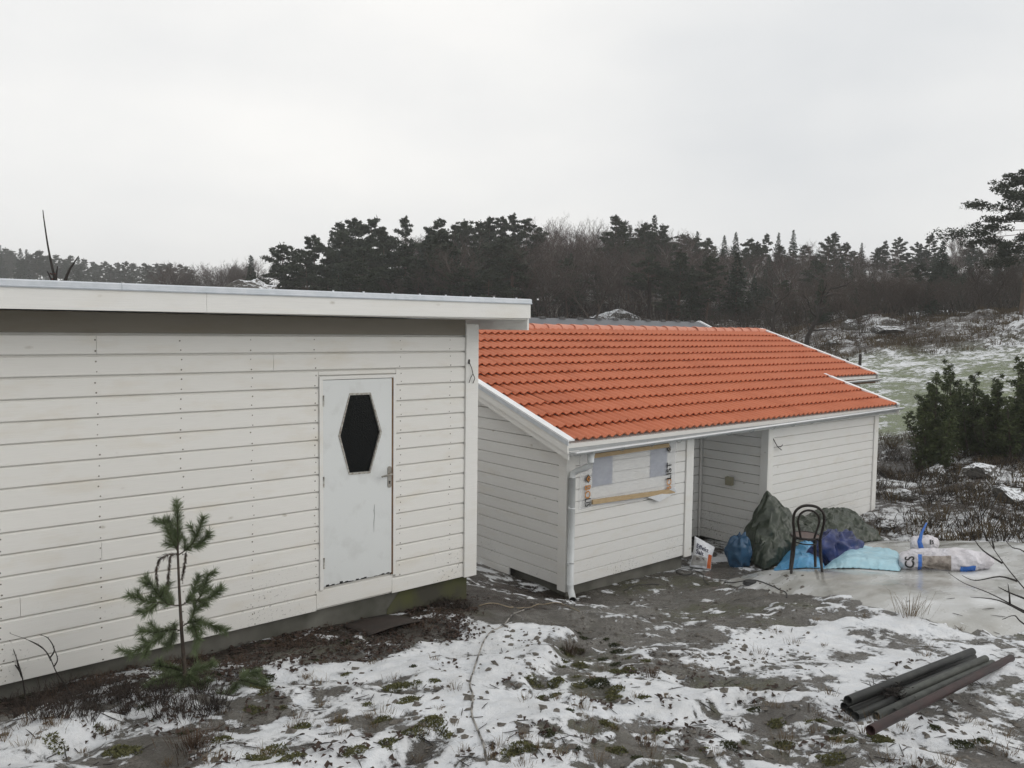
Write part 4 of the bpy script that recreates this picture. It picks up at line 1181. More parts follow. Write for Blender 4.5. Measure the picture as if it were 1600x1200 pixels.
# steel pipes
M['pipe'] = simple('dark_pipe', (.016, .017, .017), (.040, .042, .038), 6, .5, lo=.4, hi=.7, spec=.3)
M['pipe_grey'] = simple('grey_pipe', (.075, .08, .07), (.026, .028, .025), 5, .55, lo=.4, hi=.62, spec=.3)
M['pipe_red'] = simple('red_brown_pipe', (.042, .017, .016), (.018, .011, .010), 6, .5, spec=.3)
def pipe(n0, n1, r, mat, label, off=0.0):
    a = on_ground(*n0); b = on_ground(*n1)
    ga, gb_ = a.z, b.z
    a = Vector(at_z(n0[0], n0[1], ga+r+off)); b = Vector(at_z(n1[0], n1[1], gb_+r+off))
    lift = 0.0                        # the pipes rest on the humps of the rock
    for _ in range(4):
        add = 0.0
        for t_ in np.linspace(.04, .96, 26):
            q_ = a.lerp(b, float(t_)); add = max(add, surf(q_.x, q_.y)-.006-(q_.z-r-off))
        lift += add*.8
        a = Vector(at_z(n0[0], n0[1], ga+r+off+lift)); b = Vector(at_z(n1[0], n1[1], gb_+r+off+lift))
    m = MB().tube([a, a.lerp(b, .5), b], r, 16, caps=False)
    m.tube([a, a.lerp(b, .5), b], r*.86, 16, caps=False)
    k = len(m.v)
    d = (b-a).normalized()
    for e_, c0, c1 in ((0, 0, 48), (1, 32, 80)):
        m.f += [(c0+i, c0+(i+1) % 16, c1+(i+1) % 16, c1+i) for i in range(16)]; m.sm += [False]*16
    return tag(m.build('steel_pipe', mat), label, 'pipe', 'steel pipes stacked on the rock')
pipe((1319, 1104), (1521, 1026), .026, M['pipe'], 'black steel pipe at the bottom back of the pipe stack')
pipe((1328, 1112), (1527, 1033), .026, M['pipe'], 'black steel pipe, second from the back on the ground')
pipe((1337, 1119), (1536, 1034), .026, M['pipe'], 'dark steel pipe in the middle of the stack on the ground')
pipe((1369, 1119), (1551, 1036), .026, M['pipe_grey'], 'grey steel pipe with white paint flakes beside the reddish pipe')
pipe((1360, 1141), (1580, 1028), .027, M['pipe_red'], 'reddish brown steel pipe lying apart nearest the viewer')
pipe((1325, 1094.5), (1519, 1018), .029, M['pipe'], 'black steel pipe lying on top at the back of the stack', .045)
pipe((1402, 1089), (1540, 1029), .026, M['pipe_grey'], 'shorter grey steel pipe lying on top of the stack', .048)
# litter caught on the pipes
lm = MB(); lr = random.Random(8); c0 = Vector(at_z(1392, 1083, float(on_ground(1392, 1090).z)+.10))
for i in range(130):
    q_ = c0+Vector((lr.gauss(0, .05), lr.gauss(0, .05), lr.gauss(0, .022)))
    d = Vector((lr.gauss(0, 1), lr.gauss(0, 1), lr.gauss(0, .5))).normalized()*lr.uniform(.02, .06)
    lm.tube([q_-d, q_+d*.2+Vector((0, 0, .004)), q_+d], [.002, .0028, .001], 4)
tag(lm.build('twig_bundle', M['dark_bark']), 'dark tangle of twigs caught on top of the pipe stack', 'twigs')

# cables, hose, lid, sheet
def cable(pix, r, mat, label, name='cable', cat='cable', n=5, lift=0.0):
    P_ = [on_ground(u, v, r*.8+lift) for u, v in pix]
    P_ = path_smooth(P_, n)
    P_ = [Vector((q_.x, q_.y, max(q_.z, surf(q_.x, q_.y)+r*.7))) for q_ in P_]
    return tag(MB().tube(P_, r, 6).build(name, mat), label, cat)
M['cable_grey'] = simple('weathered_cable', (.36, .34, .31), (.06, .055, .05), 9, .7, lo=.42, hi=.58)
M['cable_tan'] = simple('tan_cord', (.34, .28, .19), (.20, .16, .11), 9, .7)
cable([(828, 951), (812, 957), (800, 962), (785, 980), (760, 997), (747, 1027), (740, 1050), (734, 1072), (739, 1090), (737, 1117), (745, 1140), (755, 1165), (761, 1198)], .0065, M['cable_grey'],
      'weathered grey cable running down the snowy rock towards the viewer')
cable([(748, 948), (772, 944), (797, 950), (815, 951), (830, 950), (850, 945), (868, 943), (888, 949), (905, 957)], .005, M['cable_tan'], 'thin tan cord on bare soil in front of the downpipe')
cable([(1108, 915), (1100, 908), (1098, 899), (1088, 893), (1074, 890), (1060, 891), (1057, 895), (1066, 899), (1078, 898), (1083, 893)], .0065, M['black'], 'black cable coiled beside the salt bag')
cable([(1132, 910), (1146, 911), (1162, 909), (1180, 908), (1200, 914), (1215, 921), (1228, 928), (1229, 934)], .007, M['black'], 'black cable lying over the edge of the ice')
cable([(975, 924), (990, 917), (1010, 914), (1030, 915)], .006, M['black'], 'short black cable end on wet rock below the film window')
q_ = on_ground(1172, 912)
dm = MB(); dm.tube([(q_.x, q_.y, q_.z-.01), (q_.x, q_.y, q_.z+.02), (q_.x, q_.y, q_.z+.032)], [.095, .095, .075], 18)
tag(dm.build('rubber_lid', M['black']), 'round black lid lying on the edge of the ice', 'lid')
rs = [on_ground(*t_, .018) for t_ in ((535, 981), (577, 996), (662, 974), (604, 964))]
rm = MB(); k = 8
P_ = []
for i in range(k+1):
    for j in range(k+1):
        s_, t_ = i/k, j/k
        v_ = rs[0]*(1-s_)*(1-t_)+rs[1]*(1-s_)*t_+rs[2]*s_*t_+rs[3]*s_*(1-t_)
        P_.append(v_+Vector((0, 0, .03*math.sin(3*s_)*math.sin(2*t_+.5))))
rm.add(P_, [(i*(k+1)+j, i*(k+1)+j+1, (i+1)*(k+1)+j+1, (i+1)*(k+1)+j) for i in range(k) for j in range(k)], True)
o = tag(rm.build('rusty_sheet', simple('rust_brown', (.034, .022, .016), (.02, .015, .012), 9, .7)), 'rusty brown metal sheet on the soil below the shed door', 'metal sheet')
md = o.modifiers.new('t', 'SOLIDIFY'); md.thickness = .006

# ------------------------------------------------------------------ young pine in front of the shed
M['needle'] = simple('pine_needles', (.145, .185, .088), (.085, .115, .05), 14, .55)
M['needle_dry'] = simple('dry_needles', (.06, .038, .022), (.03, .02, .014), 14, .8)
sb = on_ground(289, 1064)
sdp = float(np.dot(np.array(sb)-CAM, _fw))
pine = empty('pine_sapling', (sb.x, sb.y, sb.z), 'young pine sapling with dried tassels in front of the white shed wall', 'sapling')
def sp(u, v, dd=0.0): return Vector(at_d(u, v, sdp+dd))
MB().tube([sb+Vector((0, 0, -.04)), sp(288, 1040), sp(284, 990), sp(280.5, 930), sp(278, 870), sp(277.5, 830), sp(277.5, 795)], [.017, .015, .0125, .010, .008, .005, .003], 8).build('trunk', M['bark'], pine)
shoots = [  # (points, needles?)
 ([(278,856,0),(277.5,820,0),(277,790,0)],1), ([(278,862,0),(266,838,-.02),(254,812,-.03)],1), ([(278,860,0),(270,835,.05),(266,815,.06)],1),
 ([(279,867,0),(298,853,.02),(309,832,.03),(318,808,.04)],1), ([(298,856,.02),(312,850,.05),(325,836,.07)],1), ([(280,866,0),(268,866,-.04),(250,872,-.06)],2),
 ([(250,872,-.06),(244,893,-.06),(246,915,-.06),(243,932,-.06)],3), ([(266,868,-.04),(264,890,-.04),(262,910,-.05),(257,926,-.05)],3), ([(291,862,.02),(288,885,.02),(284,905,.02)],3),
 ([(281,946,0),(262,944,-.06),(248,930,-.10),(236,914,-.12),(226,902,-.13)],1), ([(256,942,-.08),(232,940,-.14),(214,934,-.18),(201,929,-.2)],1), ([(250,940,-.08),(236,952,-.13),(226,957,-.16)],1),
 ([(270,944,.0),(262,930,.10),(258,920,.14)],1), ([(283,946,0),(298,936,.05),(304,918,.08),(311,900,.1)],1), ([(300,938,.05),(318,938,.09),(334,930,.12),(347,918,.14)],1), ([(310,938,.07),(320,914,.1),(326,896,.12)],1),
 ([(284,985,0),(264,984,-.08),(244,988,-.15),(218,986,-.2)],1), ([(262,985,-.08),(246,1000,-.15),(232,1006,-.18)],1), ([(272,985,-.04),(268,1000,.06),(262,1010,.1)],1), ([(286,978,0),(299,968,.04),(304,950,.06),(307,938,.07)],1),
 ([(298,970,.04),(318,973,.1),(338,980,.14),(354,985,.16)],1), ([(300,972,.04),(306,988,-.05),(310,1000,-.08)],1), ([(240,1004,-.12),(222,1012,-.18),(203,1022,-.22)],1),
 ([(289,1050,0),(268,1044,-.1),(246,1040,-.2)],1), ([(289,1054,0),(262,1060,-.22),(240,1066,-.34)],1), ([(289,1052,0),(312,1046,.05),(332,1036,.1)],1), ([(289,1060,0),(280,1078,-.3),(270,1098,-.42)],1),
 ([(290,1060,0),(296,1082,-.25),(292,1104,-.4)],1), ([(290,1060,0),(330,1056,-.06),(372,1062,-.12),(402,1070,-.18),(420,1076,-.2)],4), ([(370,1062,-.12),(388,1052,-.06),(404,1050,-.04)],1), ([(372,1063,-.12),(362,1080,-.24),(350,1088,-.3)],1), ([(289,1058,0),(302,1064,-.15),(318,1074,-.28)],1)]
br = MB(); nd = MB(); dr = MB(); r_ = random.Random(4)
def needles(mb, P_, dens, ln, wid, spread=.75, t0=0.0):
    for a, b in zip(P_[:-1], P_[1:]):
        L = (b-a).length; ax = (b-a).normalized()
        for i in range(int(L*dens)):
            q_ = a.lerp(b, r_.random())
            v_ = Vector((r_.gauss(0, 1), r_.gauss(0, 1), r_.gauss(0, 1))); v_ = (v_-ax*v_.dot(ax)).normalized()
            d = (ax*r_.uniform(.55, 1.1)+v_*spread*r_.uniform(.6, 1.2)).normalized()
            l_ = ln*r_.uniform(.7, 1.15); w_ = d.cross(Vector((r_.gauss(0, 1), r_.gauss(0, 1), r_.gauss(0, 1)))).normalized()*wid
            mb.add([q_-w_, q_+w_, q_+d*l_*.6+w_*.7+Vector((0, 0, -.002)), q_+d*l_+Vector((0, 0, -.005)), q_+d*l_*.6-w_*.7+Vector((0, 0, -.002))], [(0, 1, 2, 3, 4)])
for P_, kd in shoots:
    Q = path_smooth([sp(*t_) for t_ in P_], 4)
    if kd == 1:                     # side shoots
        for i_ in range(2, len(Q)-1, 5):
            ax = (Q[i_+1]-Q[i_]).normalized(); v_ = Vector((r_.gauss(0, 1), r_.gauss(0, 1), r_.gauss(.3, 1))); v_ = (v_-ax*v_.dot(ax)).normalized()
            e_ = Q[i_]+(ax*.7+v_*.8)*r_.uniform(.045, .10); S_ = [Q[i_], Q[i_].lerp(e_, .55)+Vector((0, 0, -.004)), e_]
            br.tube(S_, [.003, .0024, .0015], 4); needles(nd, S_, 1900, .058, .0013, .95)
    n_ = len(Q); br.tube(Q, [(.0048 if kd != 3 else .0025)*(1-.6*i/n_) for i in range(n_)], 5)
    if kd == 1: needles(nd, Q[max(0, n_//5):], 2600, .066, .0013, 1.05)
    elif kd == 2: needles(dr, Q, 900, .04, .0016, 1.2)
    elif kd == 3: needles(dr, Q, 1100, .022, .0022, .9)
    elif kd == 4: needles(nd, Q[n_//2:], 2600, .066, .0013, 1.05)
br.build('branches', M['bark'], pine); nd.build('needles', M['needle'], pine)['kind'] = 'stuff'; dr.build('dry_tassels', M['needle_dry'], pine)['kind'] = 'stuff'

# bare twigs
def twig_plant(base, stems, label, name='bare_sapling', mat='dark_bark', cat='sapling', group=None, r0=.006):
    m = MB()
    for P_ in stems:
        Q = path_smooth([Vector(p) for p in P_], 4)
        n_ = len(Q); rr = [max(r0*(1-.85*i/n_), .0012) for i in range(n_)]
        m.tube(Q, rr, 5)
        for i in range(2, n_, 3):           # buds
            v_ = Vector((r_.gauss(0, 1), r_.gauss(0, 1), abs(r_.gauss(0, 1)))).normalized()*.012
            m.tube([Q[i], Q[i]+v_], [.0022, .0008], 4)
    return tag(m.build(name, M[mat], None, origin=base), label, cat, group)
g1 = on_ground(40, 1092); d1 = float(np.dot(np.array(g1)-CAM, _fw)); w1 = lambda u, v, k=0: at_d(u, v, d1+k)
twig_plant(g1, [[g1, w1(36,1065), w1(32,1047), w1(21,1015), w1(9,986)], [w1(33,1052), w1(15,1027,.03), w1(-6,1006,.05)], [w1(34,1058), w1(28,1040,-.04), w1(25,1024,-.05)]], 'bare twiggy sapling at the left edge before the shed wall')
g2 = on_ground(112, 1088); d2 = float(np.dot(np.array(g2)-CAM, _fw)); w2 = lambda u, v, k=0: at_d(u, v, d2+k)
twig_plant(g2, [[g2, w2(102,1070), w2(88,1050), w2(77,1026), w2(60,1007,.03), w2(16,990,.06)], [w2(78,1028), w2(85,1015), w2(75,997), w2(62,992)], [w2(80,1032), w2(68,1014,-.03), w2(40,998,-.05)], [w2(84,1042), w2(90,1030), w2(84,1012)]], 'bare curved sapling left of the young pine')
b3 = Vector(at_d(1720, 1090, 6.3)); b3.z = surf(b3.x, b3.y); w3 = lambda u, v, k=0: at_d(u, v, 6.3+k)
twig_plant(b3, [[b3, w3(1690,1040), w3(1640,965), w3(1600,919), w3(1572,885), w3(1547,849), w3(1536,829)], [w3(1566,880), w3(1536,860), w3(1521,841)], [w3(1553,857), w3(1549,838)], [w3(1589,908), w3(1562,901), w3(1524,907), w3(1503,899)],
  [w3(1680,1030), w3(1620,968,.1), w3(1581,945,.12), w3(1544,926,.14), w3(1506,911,.15), w3(1482,895,.16)], [w3(1655,985), w3(1640,900,-.1), w3(1600,862,-.12), w3(1581,855,-.13), w3(1567,839,-.14)],
  [w3(1600,957,.1), w3(1560,938,.1), w3(1517,933,.1)], [w3(1578,944,.12), w3(1577,928,.1), w3(1575,913,.1)], [w3(1660,1010,-.1), w3(1600,975,-.12), w3(1585,962,-.12), w3(1566,968,-.12)], [w3(1600,935), w3(1575,925), w3(1560,917)]],
  'bare thin branches of a shrub reaching in from the right edge', name='bare_shrub', cat='shrub', r0=.0085)
g4 = Vector(at_d(88, 520, 13.5)); g4.z = zt(g4.x, g4.y); w4 = lambda u, v, k=0: at_d(u, v, 13.5+k)
tw = twig_plant(g4, [[g4, w4(90,480), w4(86,440), w4(81,415), w4(75,385), w4(69,345), w4(67,328)], [w4(90,480), w4(105,430), w4(115,412), w4(123,400)], [w4(88,455), w4(82,440), w4(74,424)], [w4(87,450), w4(88,430), w4(90,416)]],
  'lone bare stem with reddish leaves rising behind the shed roof', r0=.032)
ml = MB()
for u, v in ((84, 437), (87, 434), (90, 440), (80, 428), (85, 429), (88, 442), (82, 440)):
    c = Vector(w4(u, v)); a = Vector((r_.gauss(0, 1), r_.gauss(0, 1), r_.gauss(0, 1))).normalized()*.05; b = a.cross(Vector((r_.random(), .3, r_.random()))).normalized()*.035
    ml.add([c-a, c+b, c+a, c-b], [(0, 1, 2, 3)])
ml.build('dead_leaves', simple('red_leaf', (.16, .035, .022), (.09, .025, .015), 9, .7), tw)

# ------------------------------------------------------------------ ground cover
def scatter_blades(name, spots_, mat, per, hgt, spread, wid, seed, lean=.5, droop=.3):
    g = np.random.RandomState(seed); V = []; F = []
    for (x, y, s_) in spots_:
        z = surf(x, y)
        for i in range(per):
            a = g.rand()*6.283; rr = spread*s_*abs(g.randn())*.6
            bx_, by_ = x+rr*math.cos(a), y+rr*math.sin(a); h = hgt*s_*g.uniform(.5, 1.15)
            lx, ly = math.cos(a)*lean*h*g.uniform(.2, 1.3)+g.randn()*.1*h, math.sin(a)*lean*h*g.uniform(.2, 1.3)+g.randn()*.1*h
            b2_ = g.rand()*6.283; wx, wy = math.cos(b2_)*wid, math.sin(b2_)*wid
            n_ = len(V)
            V += [(bx_-wx, by_-wy, z-.01), (bx_+wx, by_+wy, z-.01), (bx_+lx*.5+wx*.7, by_+ly*.5+wy*.7, z+h*.7), (bx_+lx*.5-wx*.7, by_+ly*.5-wy*.7, z+h*.7), (bx_+lx*1.2, by_+ly*1.2, z+h*(1-droop*g.rand()))]
            F += [(n_, n_+1, n_+2, n_+3), (n_+3, n_+2, n_+4)]
    m = MB(); m.v = V; m.f = F; m.sm = [False]*len(F)
    return m.build(name, mat)
M['brush_dark0'] = simple('heather_stems', (.035, .024, .018), (.018, .014, .011), 4, .9)
M['dead_grass'] = simple('dead_grass', (.17, .12, .06), (.085, .055, .030), 3, .8)
M['red_grass'] = simple('russet_grass', (.10, .058, .032), (.045, .028, .018), 3, .8)
M['moss'] = simple('moss', (.085, .088, .032), (.13, .125, .055), 18, .95)
M['dark_moss'] = simple('dark_moss', (.028, .034, .014), (.055, .06, .024), 18, .95)
M['leaf_litter'] = simple('leaf_litter', (.050, .027, .017), (.018, .012, .009), 25, .8)
gr = np.random.RandomState(5)
def rand_px(n, box_, cond=None):
    out = []
    while len(out) < n:
        u, v = gr.uniform(box_[0], box_[1]), gr.uniform(box_[2], box_[3])
        p = ground_hit(u, v)
        if cond is None or cond(p): out.append(p)
    return out
# rush tuft in the ice and small named tufts
q0 = ground_hit(1422, 962)
t = scatter_blades('grass_tuft', [(q0[0], q0[1], 1.0)], M['dead_grass'], 70, .30, .14, .0022, 3, .75); tag(t, 'tuft of dry rushes sticking out of the ice edge', 'grass tuft')
q0 = ground_hit(1018, 1058)
t = scatter_blades('grass_tuft', [(q0[0], q0[1], 1.0)], M['red_grass'], 60, .10, .04, .0016, 4, .4); tag(t, 'small russet grass tuft on the snowy rock in front of centre', 'grass tuft')
q0 = ground_hit(890, 1022)
t = scatter_blades('grass_tuft', [(q0[0], q0[1], 1.0)], M['red_grass'], 120, .11, .09, .0018, 6, .6); tag(t, 'brown grass tuft on the rock edge below the downpipe', 'grass tuft')
q0 = ground_hit(305, 1168)
t = scatter_blades('grass_tuft', [(q0[0], q0[1], 1.0)], M['red_grass'], 220, .09, .14, .0018, 7, 1.0); tag(t, 'flattened russet grass tuft in the left foreground snow', 'grass tuft')
sp_ = [(p[0], p[1], gr.uniform(.5, 1.1)) for p in rand_px(60, (0, 1600, 1120, 1199))]+[(p[0], p[1], gr.uniform(.4, .9)) for p in rand_px(30, (350, 1300, 1030, 1130))]+[(p[0], p[1], gr.uniform(.4, 1.0)) for p in rand_px(12, (1150, 1600, 960, 1100))]
tag(scatter_blades('grass', sp_, M['dead_grass'], 34, .06, .07, .0014, 8, .9), None, None, None, 'stuff')
sp_ = [(p[0], p[1], gr.uniform(.5, 1.2)) for p in rand_px(45, (0, 735, 925, 1105), lambda p: 5.75 < p[1] < 6.75 and p[0] < 5.3)]
tag(scatter_blades('wall_foot_grass', sp_, M['red_grass'], 40, .075, .09, .0015, 9, 1.0), None, None, None, 'stuff')
sp_ = [(p[0], p[1], gr.uniform(.6, 1.2)) for p in rand_px(70, (0, 360, 1075, 1128))]+[(p[0], p[1], gr.uniform(.6, 1.1)) for p in rand_px(20, (640, 735, 925, 960), lambda p: p[1] > 6.1)]
tag(scatter_blades('heather', sp_, M['brush_dark0'], 46, .10, .08, .0018, 19, 1.1, .5), None, None, None, 'stuff')
def clumps(name, pts, mat, seed, rad, bits, bsize, flat=.5):
    """moss: cushions made of many tiny upright leaflets"""
    g = np.random.RandomState(seed); V = []; F = []
    for p, s_ in pts:
        r = rad*s_
        for i in range(int(bits*s_)):
            a = g.rand()*6.283; q_ = r*math.sqrt(g.rand()); x, y = p[0]+q_*math.cos(a), p[1]+q_*math.sin(a)*.9
            h = r*flat*math.sqrt(max(1-(q_/r)**2, 0))*g.uniform(.5, 1.1)
            z = surf(x, y)+h-.008
            d1_ = g.randn(3)*bsize; d2_ = g.randn(3)*bsize; n_ = len(V)
            V += [(x, y, z-bsize*.6), (x+d1_[0], y+d1_[1], z+abs(d1_[2])), (x+d2_[0], y+d2_[1], z+abs(d2_[2])*.6)]
            F.append((n_, n_+1, n_+2))
    m = MB(); m.v = V; m.f = F; m.sm = [False]*len(F)
    return tag(m.build(name, mat), None, None, None, 'stuff')
mp_ = [(p, gr.uniform(.4, 1.3)) for p in rand_px(26, (0, 1300, 1125, 1199))]+[(p, gr.uniform(.4, 1.1)) for p in rand_px(20, (830, 1010, 1020, 1095))]+[(p, gr.uniform(.4, 1.1)) for p in rand_px(16, (380, 700, 1045, 1140))]+[(p, gr.uniform(.4, 1.0)) for p in rand_px(10, (1180, 1420, 1120, 1190))]
clumps('moss', mp_, M['moss'], 21, .07, 260, .008, .28)
mp_ = [(p, gr.uniform(.4, 1.2)) for p in rand_px(22, (0, 1600, 1040, 1199))]+[(p, gr.uniform(.5, 1.1)) for p in rand_px(18, (0, 560, 1000, 1110), lambda p: p[1] > 5.6)]+[(p, gr.uniform(.5, 1.2)) for p in rand_px(14, (860, 980, 985, 1070))]
clumps('dark_moss', mp_, M['dark_moss'], 22, .06, 220, .008, .3)
def leaves(name, pts, mat, seed, size):
    g = np.random.RandomState(seed); V = []; F = []
    for p in pts:
        for k_ in range(10):
            x, y = p[0]+g.randn()*.07, p[1]+g.randn()*.07; z = surf(x, y)+g.uniform(.001, .018)
            s_ = size*g.uniform(.6, 1.3); a = g.rand()*6.283; c_, n2_ = math.cos(a), math.sin(a); t1, t2, t3 = g.randn(3)*.35*s_
            n_ = len(V)
            V += [(x-c_*s_, y-n2_*s_, z+t1), (x+n2_*s_*.55, y-c_*s_*.55, z+abs(t2)), (x+c_*s_, y+n2_*s_, z+t3), (x-n2_*s_*.55, y+c_*s_*.55, z+abs(t1))]
            F += [(n_, n_+1, n_+2, n_+3)]
    m = MB(); m.v = V; m.f = F; m.sm = [False]*len(F)
    return tag(m.build(name, mat), None, None, None, 'stuff')
leaves('leaf_litter', rand_px(330, (0, 740, 930, 1120), lambda p: 5.5 < p[1] < 6.78 and p[0] < 5.4)+rand_px(70, (0, 1500, 1020, 1199)), M['leaf_litter'], 31, .022)
def pebbles(name, pts, mat, seed):
    g = np.random.RandomState(seed); m = MB()
    oc = np.array([(1,0,0),(-1,0,0),(0,1,0),(0,-1,0),(0,0,1),(0,0,-1)], float); of = [(0,2,4),(2,1,4),(1,3,4),(3,0,4),(2,0,5),(1,2,5),(3,1,5),(0,3,5)]
    for p in pts:
        for k_ in range(4):
            x, y = p[0]+g.randn()*.12, p[1]+g.randn()*.12; r = abs(g.randn())*.010+.005
            m.add(oc*np.array([r*g.uniform(.8, 1.6), r*g.uniform(.8, 1.6), r*.6])*(1+.3*g.randn(6, 1))+np.array([x, y, surf(x, y)+r*.2]), of)
    return tag(m.build(name, mat), None, None, None, 'stuff')
pebbles('gravel', rand_px(170, (760, 1250, 900, 1060))+rand_px(160, (0, 1600, 1000, 1199)), simple('pebble', (.15, .135, .115), (.06, .052, .044), 40, .8), 41)
def sticks(name, pts, mat, seed):
    g = np.random.RandomState(seed); m = MB()
    for p in pts:
        a = g.rand()*6.283; L = g.uniform(.03, .14); q = [np.array([p[0]+math.cos(a)*L*t, p[1]+math.sin(a)*L*t+.01*math.sin(5*t), 0]) for t in (-.5, 0, .5)]
        m.tube([(v_[0], v_[1], surf(v_[0], v_[1])+.006) for v_ in q], [.0025, .003, .0012], 4)
    return tag(m.build(name, mat), None, None, None, 'stuff')
sticks('fallen_twigs', rand_px(260, (0, 1600, 930, 1199)), M['dark_bark'], 43)
# brush on the bank to the right
def bank_spots(n, dmin, dmax, amin, amax, seed, smin=.6, smax=1.4):
    g = np.random.RandomState(seed); out = []
    while len(out) < n:
        a = math.radians(g.uniform(amin, amax)); d = g.uniform(dmin, dmax)
        x, y = d*math.cos(YAW-a), d*math.sin(YAW-a)
        if poly_sd(np.array([x]), np.array([y]), ICE)[0] > -.35: continue
        if 6.6 < x < 16.4 and y > 6.9: continue
        if x > 15 and 8.3 < y and x < 18.5: continue
        out.append((x, y, g.uniform(smin, smax)))
    return out
M['brush'] = simple('brown_brush', (.040, .027, .017), (.13, .095, .045), .8, .9, lo=.3, hi=.75)
M['brush_dark'] = simple('dark_brush', (.022, .018, .014), (.045, .034, .022), .8, .9)
tag(scatter_blades('bank_grass', bank_spots(420, 14, 26, 20, 42, 1), M['brush'], 16, .26, .22, .008, 11, .9, .6), None, None, None, 'stuff')
tag(scatter_blades('bank_brush', bank_spots(420, 13.2, 24, 20, 44, 2), M['brush_dark'], 18, .18, .2, .007, 12, 1.1, .6), None, None, None, 'stuff')
tag(scatter_blades('slope_brush', bank_spots(1300, 44, 62, 8, 42, 3), M['brush'], 22, .32, .6, .012, 13, .9, .5), None, None, None, 'stuff')
tag(scatter_blades('wood_brush', bank_spots(1300, 58, 90, -30, 42, 4, .8, 2.0), M['brush_dark'], 24, .9, .9, .018, 14, .8, .4), None, None, None, 'stuff')

# boulders, snow lying on their tops
def boulder_mat():
    m, nt, b = new_mat('snowy_boulder')
    ge = N(nt, 'ShaderNodeNewGeometry'); pos = ge.outputs['Position']
    sp2 = N(nt, 'ShaderNodeSeparateXYZ'); nt.links.new(ge.outputs['Normal'], sp2.inputs[0])
    n = noise(nt, pos, 2.5, 5); n2 = noise(nt, pos, 14, 4)
    rock = ramp(nt, n2, [(.3, (.05, .047, .042)), (.7, (.16, .15, .135))])
    e = math_(nt, 'ADD', sp2.outputs['Z'], math_(nt, 'MULTIPLY', math_(nt, 'SUBTRACT', n2, .5), 1.4))
    nt.links.new(mixc(nt, ramp(nt, e, [(.62, 0), (.88, 1)]), rock, (.78, .80, .83)), b.inputs['Base Color'])
    b.inputs['Roughness'].default_value = .8; bump(nt, b, n2, .6, .03)
    return m
M['boulder'] = boulder_mat()
def boulder(c, r, seed, label, group='snow-dusted boulders on the slope'):
    g = np.random.RandomState(seed); bm = bmesh.new()
    sc_ = np.array([g.uniform(.9, 1.5), g.uniform(.8, 1.3), g.uniform(.45, .7)])*r
    for i in range(26):
        d = g.randn(3); d /= np.linalg.norm(d); bm.verts.new(Vector(c)+Vector(d*sc_*g.uniform(.8, 1.1)))
    bmesh.ops.convex_hull(bm, input=bm.verts); bmesh.ops.triangulate(bm, faces=bm.faces)
    for v_ in [v_ for v_ in bm.verts if not v_.link_faces]: bm.verts.remove(v_)
    for k in range(3):
        bmesh.ops.subdivide_edges(bm, edges=bm.edges, cuts=1, use_grid_fill=True)
        for v_ in bm.verts: v_.co += Vector(g.randn(3))*r*.045/(k+1)**1.3
    bm.verts.ensure_lookup_table(); m = MB(); bm.verts.index_update()
    m.add([v_.co[:] for v_ in bm.verts], [tuple(v_.index for v_ in f.verts) for f in bm.faces], False); bm.free()
    return tag(m.build('boulder', M['boulder']), label, 'boulder', group)
def far_pt(u, d):
    p = at_d(u, 560, d); return p[0], p[1]
for i, (u, d, r) in enumerate([(1385, 47, .9), (1330, 50, .8), (1440, 55, 1.2), (1545, 60, 1.6), (1480, 58, 1.1), (1300, 46, .7), (1590, 56, 1.0), (1360, 52, .9), (1505, 52, .7)]):
    x, y = far_pt(u, d); boulder((x, y, zt(x, y)-r*.12), r, 60+i, 'snow-dusted rock outcrop on the slope beyond the lawn')
for i, (u, d, r) in enumerate([(1545, 17.5, .38), (1470, 19, .32), (1425, 16.5, .25), (1585, 15.5, .35), (1395, 14.8, .2)]):
    x, y = far_pt(u, d); boulder((x, y, zt(x, y)+r*.2), r, 80+i, 'small dark boulder in the brown bank behind the ice', 'boulders in the bank')
x, y = far_pt(395, 62); boulder((x, y, zt(x, y)-.2), 2.4, 91, 'rounded rock knoll dusted with snow just above the shed roof', 'rock knoll')
x, y = far_pt(965, 74); boulder((x, y, zt(x, y)+.1), 2.2, 92, 'snow-dusted rock between trunks left of the utility pole', 'rock knoll in the wood')

